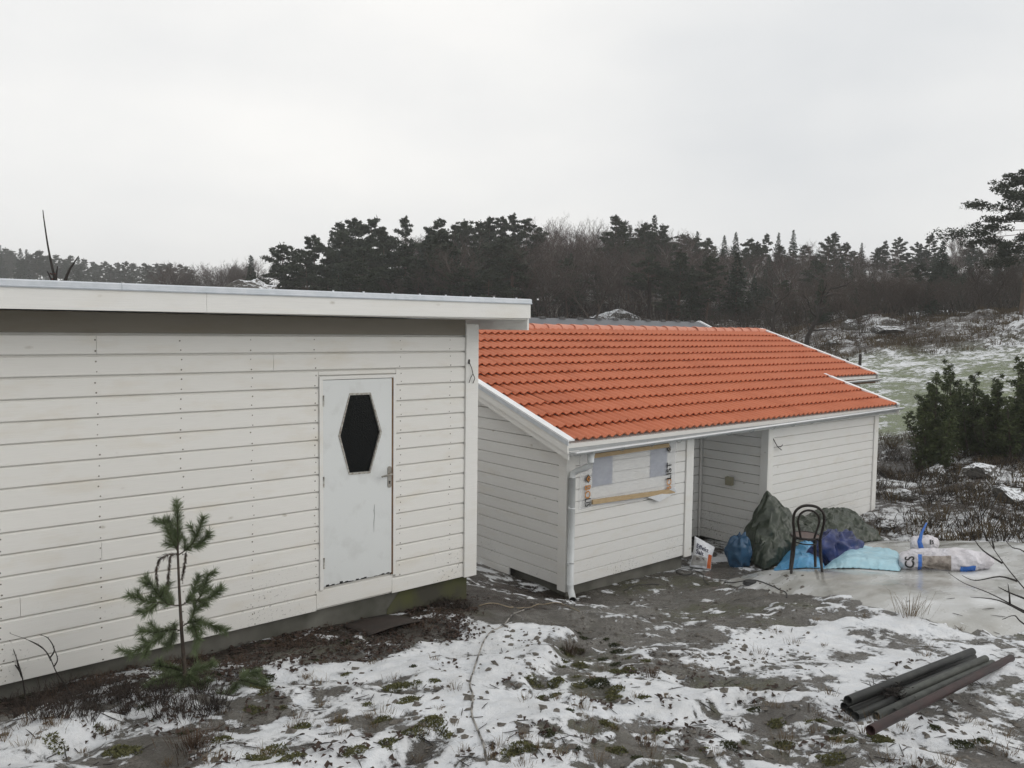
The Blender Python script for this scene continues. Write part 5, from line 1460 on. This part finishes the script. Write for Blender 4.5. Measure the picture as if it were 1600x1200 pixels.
# ------------------------------------------------------------------ trees
def leaf_tris(mb, c, r, n, size, g, flat=.6):
    for i in range(n):
        d = g.randn(3); d /= np.linalg.norm(d)+1e-9; q_ = np.array(c)+d*np.array([r, r, r*flat])*g.rand()**.45
        a = g.randn(3)*size; b = g.randn(3)*size
        k = len(mb.v); mb.v += [tuple(q_-a*.5), tuple(q_+a*.5), tuple(q_+b)]; mb.f.append((k, k+1, k+2)); mb.sm.append(False)
def pine_proto(seed, H=14.0, base=.38, R=2.4, nb=34, cl=4, size=.165, per=48):
    g = np.random.RandomState(seed); tk = MB(); cr = MB()
    bend = g.randn(2)*.35
    tp = lambda t: np.array([bend[0]*math.sin(2.4*t), bend[1]*math.sin(2*t), H*t])
    tk.tube([tp(t) for t in np.linspace(0, .97, 9)], [.17*(1-.85*t) for t in np.linspace(0, 1, 9)], 7)
    for i in range(nb):
        q = ((i+g.rand())/nb); t = base+(1-base)*q*.985
        env = (math.sin(math.pi*min(.18+.82*q, 1))**.75)*(1-.35*q)+.06
        L = R*env*g.choice([.55, .8, 1.0, 1.2])*g.uniform(.85, 1.15)
        a = i*2.4+g.randn()*.5; up = -.05+.75*q**1.5
        p0 = tp(t*.985); p1 = p0+np.array([math.cos(a)*L, math.sin(a)*L, L*up+g.randn()*.12])
        tk.tube([p0, (p0+p1)/2+np.array([0, 0, -.06*L]), p1], [.05*(1-.6*t), .035*(1-.5*t), .012], 4, caps=False)
        for k in range(cl):
            f_ = .40+.65*(k+g.rand()*.6)/cl
            leaf_tris(cr, p0+(p1-p0)*f_+g.randn(3)*np.array([.22, .22, .06])*R*.3, (.20+.16*L)*g.uniform(.7, 1.25), int(per*(.5+.4*L)), size, g, .52)
    leaf_tris(cr, tp(.99), .28, 14, size*.8, g, 1.6)
    return tk, cr
def spruce_proto(seed, H=13.0, R=2.6, nb=120, size=.19, per=13, base=.06, droop=.28):
    g = np.random.RandomState(seed); tk = MB(); cr = MB()
    tk.tube([(0, 0, H*t) for t in np.linspace(0, .985, 8)], [.16*(1-.92*t) for t in np.linspace(0, 1, 8)], 7)
    for i in range(nb):
        t = base+(1-base)*(i+.5)/nb; L = (R*(1-t)**.95+.06)*g.uniform(.65, 1.2)
        a = i*2.4+g.rand()*.6; p0 = np.array([0, 0, H*t]); p1 = p0+np.array([math.cos(a)*L, math.sin(a)*L, -L*droop*(1-t*1.4)+L*.1])
        tk.tube([p0, p1], [.025*(1-.7*t), .006], 3, caps=False)
        ns = max(1, int(L/.4))
        for k in range(ns):
            leaf_tris(cr, p0+(p1-p0)*((k+.75)/ns), min(.20+.15*L, .46), per, size*(.7+.3*min(L, 1)), g, .4)
    leaf_tris(cr, (0, 0, H*.985), .07, 8, size*.5, g, 3)
    return tk, cr
def juniper_proto(seed, H=3.2, plumes=9, R=.8):
    g = np.random.RandomState(seed); tk = MB(); cr = MB()
    for i in range(plumes):
        a = i*2.4+g.rand(); rr = R*math.sqrt((i+.3)/plumes)*.75; h = H*(1-.55*(rr/R)**1.2)*g.uniform(.8, 1.0)
        if i == 0: rr = 0; h = H
        top = np.array([math.cos(a)*rr*1.25, math.sin(a)*rr*1.25, h]); bot = np.array([math.cos(a)*rr*.3, math.sin(a)*rr*.3, 0])
        tk.tube([bot, (bot+top)/2, top], [.03, .018, .004], 5, caps=False)
        nb_ = int(34*h/H)
        for k in range(nb_):
            t = .05+.93*(k+g.rand())/nb_; p0 = bot+(top-bot)*t; L = (.10+.30*(1-t))*g.uniform(.7, 1.3); b_ = g.rand()*6.283
            p1 = p0+np.array([math.cos(b_)*L, math.sin(b_)*L, L*1.1])
            tk.tube([p0, p1], [.006, .002], 3, caps=False)
            for s_ in range(4): leaf_tris(cr, p0+(p1-p0)*(.35+.2*s_), .045+.02*(3-s_), 15, .036, g, 1.3)
    return tk, cr
def bare_proto(seed, H=13.0, spread=.5, levels=4, r0=.14, nb=7, twist=.35, stems=1, up=.35, width=.014, lo=.3):
    g = np.random.RandomState(seed); tk = MB(); cr = MB()
    def strip(a, b, w_):
        ax = b-a; v_ = np.cross(ax, g.randn(3)); v_ = v_/(np.linalg.norm(v_)+1e-9)*w_
        k = len(cr.v); cr.v += [tuple(a-v_), tuple(a+v_), tuple(b)]; cr.f.append((k, k+1, k+2)); cr.sm.append(False)
    def grow(p, d, L, r, lev):
        n_ = 4; pts = [p]; q_ = p.copy(); dd = d.copy()
        for i in range(n_):
            dd = dd+g.randn(3)*twist*.35+np.array([0, 0, up*.15]); dd /= np.linalg.norm(dd); q_ = q_+dd*L/n_; pts.append(q_.copy())
        if lev <= 1: tk.tube(pts, [r*(1-.75*i/n_) for i in range(n_+1)], 6 if lev == 0 else 4, caps=False)
        elif lev == 2: cr.tube(pts, [max(r*(1-.75*i/n_), width*.6) for i in range(n_+1)], 3, caps=False)
        else:
            for a_, b_ in zip(pts[:-1], pts[1:]): strip(a_, b_, width)
        if lev >= levels: return
        kids = nb if lev == 0 else (5 if lev < 3 else 4)
        for i in range(kids):
            f_ = (lo if lev == 0 else .25)+(1-(lo if lev == 0 else .25))*(i+g.rand())/kids
            k = min(int(f_*n_), n_-1); b0 = pts[k]+(pts[k+1]-pts[k])*(f_*n_-k)
            v_ = g.randn(3); ax = pts[k+1]-pts[k]; ax = ax/np.linalg.norm(ax); v_ -= ax*v_.dot(ax); v_ /= np.linalg.norm(v_)
            nd_ = ax*(1-spread)+v_*spread*1.15+np.array([0, 0, up*.5]); nd_ /= np.linalg.norm(nd_)
            grow(b0, nd_, L*g.uniform(.36, .55)*(1-.35*f_ if lev == 0 else 1), r*.45, lev+1)
    for s_ in range(stems):
        d0 = np.array([g.randn()*.12, g.randn()*.12, 1.0]) if stems > 1 else np.array([g.randn()*.05, g.randn()*.05, 1.0])
        grow(np.array([g.randn()*.15*(stems > 1), g.randn()*.15*(stems > 1), 0.]), d0/np.linalg.norm(d0), H*g.uniform(.85, 1), r0, 0)
    return tk, cr
def leafmat(name, c1, c2, sc=.5):
    m, nt, b = new_mat(name); pos = N(nt, 'ShaderNodeNewGeometry').outputs['Position']; oi = N(nt, 'ShaderNodeObjectInfo')
    n = noise(nt, pos, sc, 3); c = ramp(nt, n, [(.3, c1), (.7, c2)])
    c = mixc(nt, math_(nt, 'MULTIPLY', oi.outputs['Random'], .5), c, tuple(x*.6 for x in c1))
    nt.links.new(c, b.inputs['Base Color']); b.inputs['Roughness'].default_value = .75; b.inputs['Specular IOR Level'].default_value = .25
    return m
M['pine_crown'] = leafmat('pine_crown', (.050, .064, .038), (.032, .042, .028))
M['spruce_crown'] = leafmat('spruce_crown', (.036, .054, .032), (.024, .038, .026))
M['juniper'] = leafmat('juniper_green', (.085, .105, .040), (.04, .055, .022), 3)
M['pine_bark'] = simple('pine_bark', (.13, .085, .06), (.06, .045, .036), 3, .9)
M['birch_bark'] = simple('birch_bark', (.34, .32, .29), (.10, .085, .075), 3.5, .8, lo=.4, hi=.6)
M['birch_twig'] = leafmat('birch_twigs', (.105, .070, .060), (.075, .052, .046))
M['grey_twig'] = leafmat('grey_twigs', (.095, .074, .062), (.062, .050, .042))
PROTO = {}
def mk(kind, tkcr, tm_, cm_):
    tk, cr = tkcr
    a = tk.build('trunk', tm_, None, origin=(0, 0, 0)); b = cr.build('crown', cm_, None, origin=(0, 0, 0))
    H = max(v_[2] for v_ in cr.v)
    PROTO.setdefault(kind, []).append((a.data, b.data, H)); bpy.data.objects.remove(a); bpy.data.objects.remove(b)
for i in range(6): mk('pine', pine_proto(100+i, 14, .28+.05*i, 2.7+.4*(i % 3)), M['pine_bark'], M['pine_crown'])
for i in range(3): mk('spruce', spruce_proto(200+i, 13, 2.3+.35*i), M['pine_bark'], M['spruce_crown'])
for i in range(4): mk('birch', bare_proto(300+i, 13, .42, 4, .12, 13, .3, 1+(i % 2), .55, .015), M['birch_bark'], M['birch_twig'])
for i in range(3): mk('brown', bare_proto(320+i, 10, .5, 4, .12, 13, .4, 2, .4, .020), M['bark'], M['grey_twig'])
mk('oak', bare_proto(350, 7.5, .62, 4, .26, 9, .55, 1, .15, .012, .22), M['dark_bark'], M['grey_twig'])
mk('bigpine', pine_proto(400, 14, .40, 5.0, 38, 7, .12, 48), M['pine_bark'], M['pine_crown'])
mk('juniper', juniper_proto(410), M['bark'], M['juniper'])
mk('juniper', juniper_proto(411, 3.2, 11, .95), M['bark'], M['juniper'])
TREES = 0
tg = random.Random(77)
def tree(kind, x, y, H, name, label, group=None, idx=None, rz=None, wide=1.0, zoff=0.0):
    global TREES
    P_ = PROTO[kind]; a, b, h0 = P_[idx % len(P_)] if idx is not None else tg.choice(P_)
    s_ = H/h0; z = zt(x, y)-.08+zoff
    r = bpy.data.objects.new(name, None); COL.objects.link(r); r.location = (x, y, z); r.rotation_euler = (0, 0, tg.uniform(0, 6.28) if rz is None else rz)
    r.scale = (s_*wide, s_*wide, s_); r.empty_display_size = .5
    tag(r, label, 'tree', group)
    for nm, me in (('trunk', a), ('crown', b)):
        o_ = bpy.data.objects.new(nm, me); COL.objects.link(o_); o_.parent = r
    TREES += 1
    return r
LAB = {'pine': ('pine_tree', 'dark pine in the hillside wood', 'pines of the wood'),
       'spruce': ('spruce_tree', 'pointed dark spruce in the hillside wood', 'spruces of the wood'),
       'birch': ('birch_tree', 'bare pale birch in the hillside wood', 'birches of the wood'),
       'brown': ('bare_tree', 'bare brown tree in the hillside wood', 'bare trees of the wood')}
def tree_top(kind, u, v, d, wide=1.0, row=1):
    p = at_d(u, v, d); H = p[2]-zt(p[0], p[1])
    nm, lb, gp = LAB[kind]
    where = ('above the left half of the shed roof' if u < 415 else 'above the right half of the shed roof' if u < 640 else 'above the right end of the shed roof' if u < 830 else
             'above the left half of the tiled roof' if u < 1010 else 'right of the utility pole above the tiled roof' if u < 1190 else 'above the sloping right edge of the tiled roof' if u < 1390 else 'above the snowy slope at right')
    sky_ = 'on the skyline' if row else 'inside the wood'
    lb = lb.replace('in the hillside wood', sky_+' '+where); gp = gp+' '+sky_+' '+where
    return tree(kind, p[0], p[1], max(H, 3.0), nm, lb, gp, wide=wide)
SKY = [('pine',450,376,78,1.25),('pine',495,362,84,1.1),('spruce',518,358,92,1),('pine',533,343,86,1),('pine',557,335,88,1.1),('pine',583,333,90,1),('pine',606,352,84,1.1),('pine',639,334,96,.9),
 ('pine',672,352,92,1.1),('pine',690,338,90,1),('pine',712,345,92,1.1),('pine',728,339,92,1),('pine',752,342,95,1.1),('pine',765,335,94,1),('pine',790,334,96,1.1),('pine',808,330,98,1),('pine',824,335,96,1),
 ('birch',845,340,92,1.2),('birch',858,334,98,1.1),('birch',876,332,96,1.2),('birch',893,334,98,1.1),('birch',906,336,100,1.1),('birch',922,345,94,1.2),('birch',936,339,100,1.2),('pine',962,333,98,1),('pine',978,350,92,1),('brown',990,341,98,1.1),
 ('pine',1008,345,94,1),('spruce',1023,334,100,1.1),('pine',1037,346,98,1),('birch',1052,358,96,1.2),('birch',1068,358,104,1.2),('spruce',1090,360,106,1),('pine',1108,369,104,1),('spruce',1132,366,108,1),('spruce',1150,361,108,1),('pine',1172,369,106,1),
 ('pine',1188,375,104,1.1),('pine',1200,363,110,1),('spruce',1217,362,110,1),('spruce',1240,358,110,1),('birch',1262,370,104,1.2),('pine',1290,367,108,1.1),('pine',1308,360,110,1.1),('pine',1325,376,108,1),('spruce',1347,378,112,1),('pine',1372,384,116,1),('pine',1387,374,118,1),('pine',1410,368,112,1.1),
 ('pine',1430,376,112,1.1),('pine',1452,365,112,1.2),('birch',1487,352,96,1),('birch',1505,346,96,1.1),('pine',1520,372,104,1.1),('birch',1540,360,100,1.2),('pine',1560,376,104,1),('birch',1590,368,100,1.2),('spruce',392,397,86,1.1),('brown',372,405,112,1.2),('pine',470,392,74,1.2)]
for k, u, v, d, wd_ in SKY: tree_top(k, u, v, d, wd_)
for i in range(20):         # bare edge of the wood to the left
    u = 262+i*7.4; tree_top('brown' if i % 3 else 'birch', u, 404+tg.uniform(-5, 10), tg.uniform(118, 140), 1.3)
for i in range(175):        # the body of the wood below the skyline
    u = 425+i*6.9+tg.uniform(-6, 6); d = tg.uniform(66, 96)
    top = np.interp(u, [430, 560, 800, 1000, 1150, 1400, 1600], [412, 362, 352, 362, 388, 404, 400])+tg.uniform(0, 70)
    kd = tg.choices(['pine', 'spruce', 'birch', 'brown'], [2, 2, 3, 5] if u > 820 else [6, 2, 1, 2])[0]
    tree_top(kd, u, top, d, tg.uniform(1.2, 1.7), 0)
for i in range(150):        # bare trees deeper in the wood
    u = 640+i*6.5+tg.uniform(-8, 8); d = tg.uniform(92, 128)
    top = np.interp(u, [800, 1000, 1150, 1400, 1600], [352, 362, 380, 396, 392])+tg.uniform(4, 45)
    tree_top(tg.choice(['brown', 'brown', 'birch']), u, top, d, tg.uniform(1.3, 1.8), 0)
for i in range(46):         # bushes on the snowy slope
    u = tg.uniform(1270, 1610); d = tg.uniform(47, 64); p = at_d(u, 520, d)
    tree('brown' if i % 5 else 'spruce', p[0], p[1], tg.uniform(1.6, 3.6) if i % 5 else tg.uniform(1.5, 3.2), 'bare_bush' if i % 5 else 'young_spruce', 'bare brown bush on the snowy slope at right' if i % 5 else 'young spruce among bushes on the snowy slope', 'bushes on the snowy slope' if i % 5 else 'young spruces on the snowy slope', wide=1.5)['category'] = 'bush' if i % 5 else 'tree'
for i in range(64):         # second rank close under the skyline
    u = 830+i*12.1+tg.uniform(-5, 5); top = np.interp(u, [800, 950, 1050, 1100, 1250, 1400, 1600], [342, 344, 352, 370, 370, 381, 374])+tg.uniform(2, 24)
    tree_top(tg.choices(['pine', 'spruce', 'brown', 'birch'], [5, 2, 2, 3] if u > 950 else [1, 0, 3, 6])[0], u, top, tg.uniform(100, 116), tg.uniform(1.2, 1.6), 0)
for i in range(30):         # scrub trees before the wood
    tree_top('brown' if i % 4 else 'birch', 1225+i*12.8+tg.uniform(-6, 6), tg.uniform(425, 468), tg.uniform(55, 68), tg.uniform(1.2, 1.7), 0)
FAR = {'pine': ('pine_tree', 'hazy pine on the far ridge at left', 'pines on the far ridge'), 'spruce': ('spruce_tree', 'hazy spruce on the far ridge at left', 'spruces on the far ridge')}
for i in range(58):         # far ridge in the haze
    u = -25+i*5.6+tg.uniform(-2, 2); v = np.interp(u, [0, 60, 120, 180, 220, 300], [384, 390, 402, 408, 406, 412])+tg.uniform(-3, 7)+(9 if i % 2 else 0)
    d = tg.uniform(215, 285); kd = 'pine' if tg.random() < .75 else 'spruce'
    p = at_d(u, v, d); H = max(p[2]-zt(p[0], p[1]), 6); nm, lb, gp = FAR[kd]
    tree(kd, p[0], p[1], H, nm, lb, gp, wide=1.15)
# trees that stand out
p = at_d(1608, 258, 44); tree('bigpine', p[0], p[1], p[2]-zt(p[0], p[1]), 'pine_tree', 'large near pine with layered branches at the right edge', None, rz=1.2, wide=1.15)
p = at_d(1474, 374, 66); tree('spruce', p[0], p[1], p[2]-zt(p[0], p[1]), 'spruce_tree', 'dark green spruce standing before the wood above the snowy rocks', wide=1.25, idx=2)
p = at_d(1262, 425, 44); tree('oak', p[0], p[1], p[2]-zt(p[0], p[1]), 'bare_tree', 'dark gnarled bare tree behind the right end of the tiled roof', wide=1.15)
p = at_d(1205, 440, 47); tree('oak', p[0], p[1], p[2]-zt(p[0], p[1]), 'bare_tree', 'smaller dark bare tree behind the tiled roof ridge end', wide=1.1)
for u, v, d, k_, lb in ((1465, 572, 19.5, 0, 'feathery green juniper nearest the tiled roof, left of the dark group'), (1483, 556, 21.5, 1, 'taller feathery juniper left of the dark group on the bank'),
                       (1524, 572, 20.5, 0, 'dark juniper with a narrow top in the middle of the bank'), (1560, 578, 20, 1, 'broad dark juniper second from the right edge'), (1594, 548, 19.5, 0, 'tall dark juniper cut by the right edge')):
    p = at_d(u, v, d); o_ = tree('juniper', p[0], p[1], p[2]-zt(p[0], p[1]), 'juniper', lb, None, idx=k_, wide=1.3); o_['category'] = 'juniper'

# ------------------------------------------------------------------ far house, pole, fence posts
M['slate'] = simple('grey_metal_roof', (.105, .112, .125), (.085, .09, .10), 2, .5)
hz0 = at_d(925, 500.5, 33); hz1 = at_d(1100, 503.5, 33)
fh = empty('grey_roofed_house', (float(hz0[0]), float(hz0[1])+3, .0), 'grey roofed house whose ridge shows behind the tiled roof', 'house')
rz_ = float((hz0[2]+hz1[2])/2); ry = float((hz0[1]+hz1[1])/2)
hx1 = float(hz1[0])-.15; hx0 = hx1-16.0; ry = float(at_d(1090, 503, 33)[1])
MB().prism([(hx0+.4, ry-3.6, -.3), (hx0+.4, ry-3.6, rz_-1.75), (hx0+.4, ry, rz_-.2), (hx0+.4, ry+3.6, rz_-1.75), (hx0+.4, ry+3.6, -.3)],
           [(hx1-.4, ry-3.6, -.3), (hx1-.4, ry-3.6, rz_-1.75), (hx1-.4, ry, rz_-.2), (hx1-.4, ry+3.6, rz_-1.75), (hx1-.4, ry+3.6, -.3)]).build('wall', M['paintB'], fh, recalc=True)
rr2 = MB()
for sgn in (-1, 1):
    rr2.prism([(hx0, ry+sgn*4.0, rz_-1.80), (hx0, ry+sgn*4.0, rz_-1.68), (hx0, ry+sgn*.0, rz_+.0), (hx0, ry, rz_-.12)], [(hx1, ry+sgn*4.0, rz_-1.80), (hx1, ry+sgn*4.0, rz_-1.68), (hx1, ry, rz_+.0), (hx1, ry, rz_-.12)])
rfo = rr2.build('roof', M['slate'], fh, recalc=True)
for i in range(17):
    x = hx1-.5-i*.92; MB().prism([(x-.13, ry-.10, rz_-.03), (x+.13, ry-.10, rz_-.03), (x+.13, ry+.1, rz_-.03), (x-.13, ry+.1, rz_-.03)], [(x-.09, ry-.06, rz_+.055), (x+.09, ry-.06, rz_+.055), (x+.09, ry+.06, rz_+.055), (x-.09, ry+.06, rz_+.055)]).build('ridge_clip', M['black'], rfo, recalc=True)
for sgn in (-1, 1):
    MB().prism([(hx1+.002, ry+sgn*4.02, rz_-1.86), (hx1+.002, ry+sgn*4.02, rz_-1.64), (hx1+.002, ry+sgn*.02, rz_+.05), (hx1+.002, ry+sgn*.02, rz_-.17)],
               [(hx1+.12, ry+sgn*4.02, rz_-1.86), (hx1+.12, ry+sgn*4.02, rz_-1.64), (hx1+.12, ry+sgn*.02, rz_+.05), (hx1+.12, ry+sgn*.02, rz_-.17)]).build('barge_board', M['cap'], fh, recalc=True)
pd_ = 46.0; pb = at_d(1014.5, 530, pd_); zg = zt(pb[0], pb[1])
up_ = empty('utility_pole', (float(pb[0]), float(pb[1]), zg), 'dark wooden utility pole with crossarm behind the tiled roof', 'utility pole')
pt = at_d(1015, 440, pd_)
MB().tube([(pb[0], pb[1], zg-.3), (pt[0], pt[1], pt[2])], [.13, .10], 8).build('pole', M['dark_bark'], up_)
ca0 = at_d(1005, 463, pd_); ca1 = at_d(1026.5, 462, pd_)
MB().bar(ca0, ca1, .09, .11).build('crossarm', M['dark_bark'], up_)
for f_ in (.08, .5, .92):
    c = Vector(ca0).lerp(Vector(ca1), f_); MB().tube([c+Vector((0, 0, .05)), c+Vector((0, 0, .13)), c+Vector((0, 0, .2))], [.025, .045, .02], 6).build('insulator', M['black'], up_)
for u, v, d, lb in ((1344, 553, 34, 'taller dark fence post beyond the right end of the tiled roof'), (1324, 560, 36, 'short dark fence post close to the tiled roof verge')):
    t_ = at_d(u, v, d); z = zt(t_[0], t_[1]); m = MB(); m.tube([(t_[0], t_[1], z-.3), (t_[0]+.02, t_[1], t_[2]-.05), (t_[0]+.02, t_[1], t_[2])], [.07, .065, .04], 8); tag(m.build('fence_post', M['dark_bark']), lb, 'fence post', 'fence posts on the lawn edge')

# ------------------------------------------------------------------ damp winter air
hm = MB().box(-1350, 1600, -1350, 1600, -4.5, 45)
hzo = hm.build('haze', None); hzo['kind'] = 'stuff'
mz = bpy.data.materials.new('haze_air'); mz.use_nodes = True; nt = mz.node_tree; nt.nodes.clear()
ho = nt.nodes.new('ShaderNodeOutputMaterial'); hv = nt.nodes.new('ShaderNodeVolumePrincipled')
hv.inputs['Color'].default_value = (.99, .995, 1.0, 1); hv.inputs['Density'].default_value = .0008; hv.inputs['Anisotropy'].default_value = .2
nt.links.new(hv.outputs['Volume'], ho.inputs['Volume'])
hzo.data.materials.append(mz)
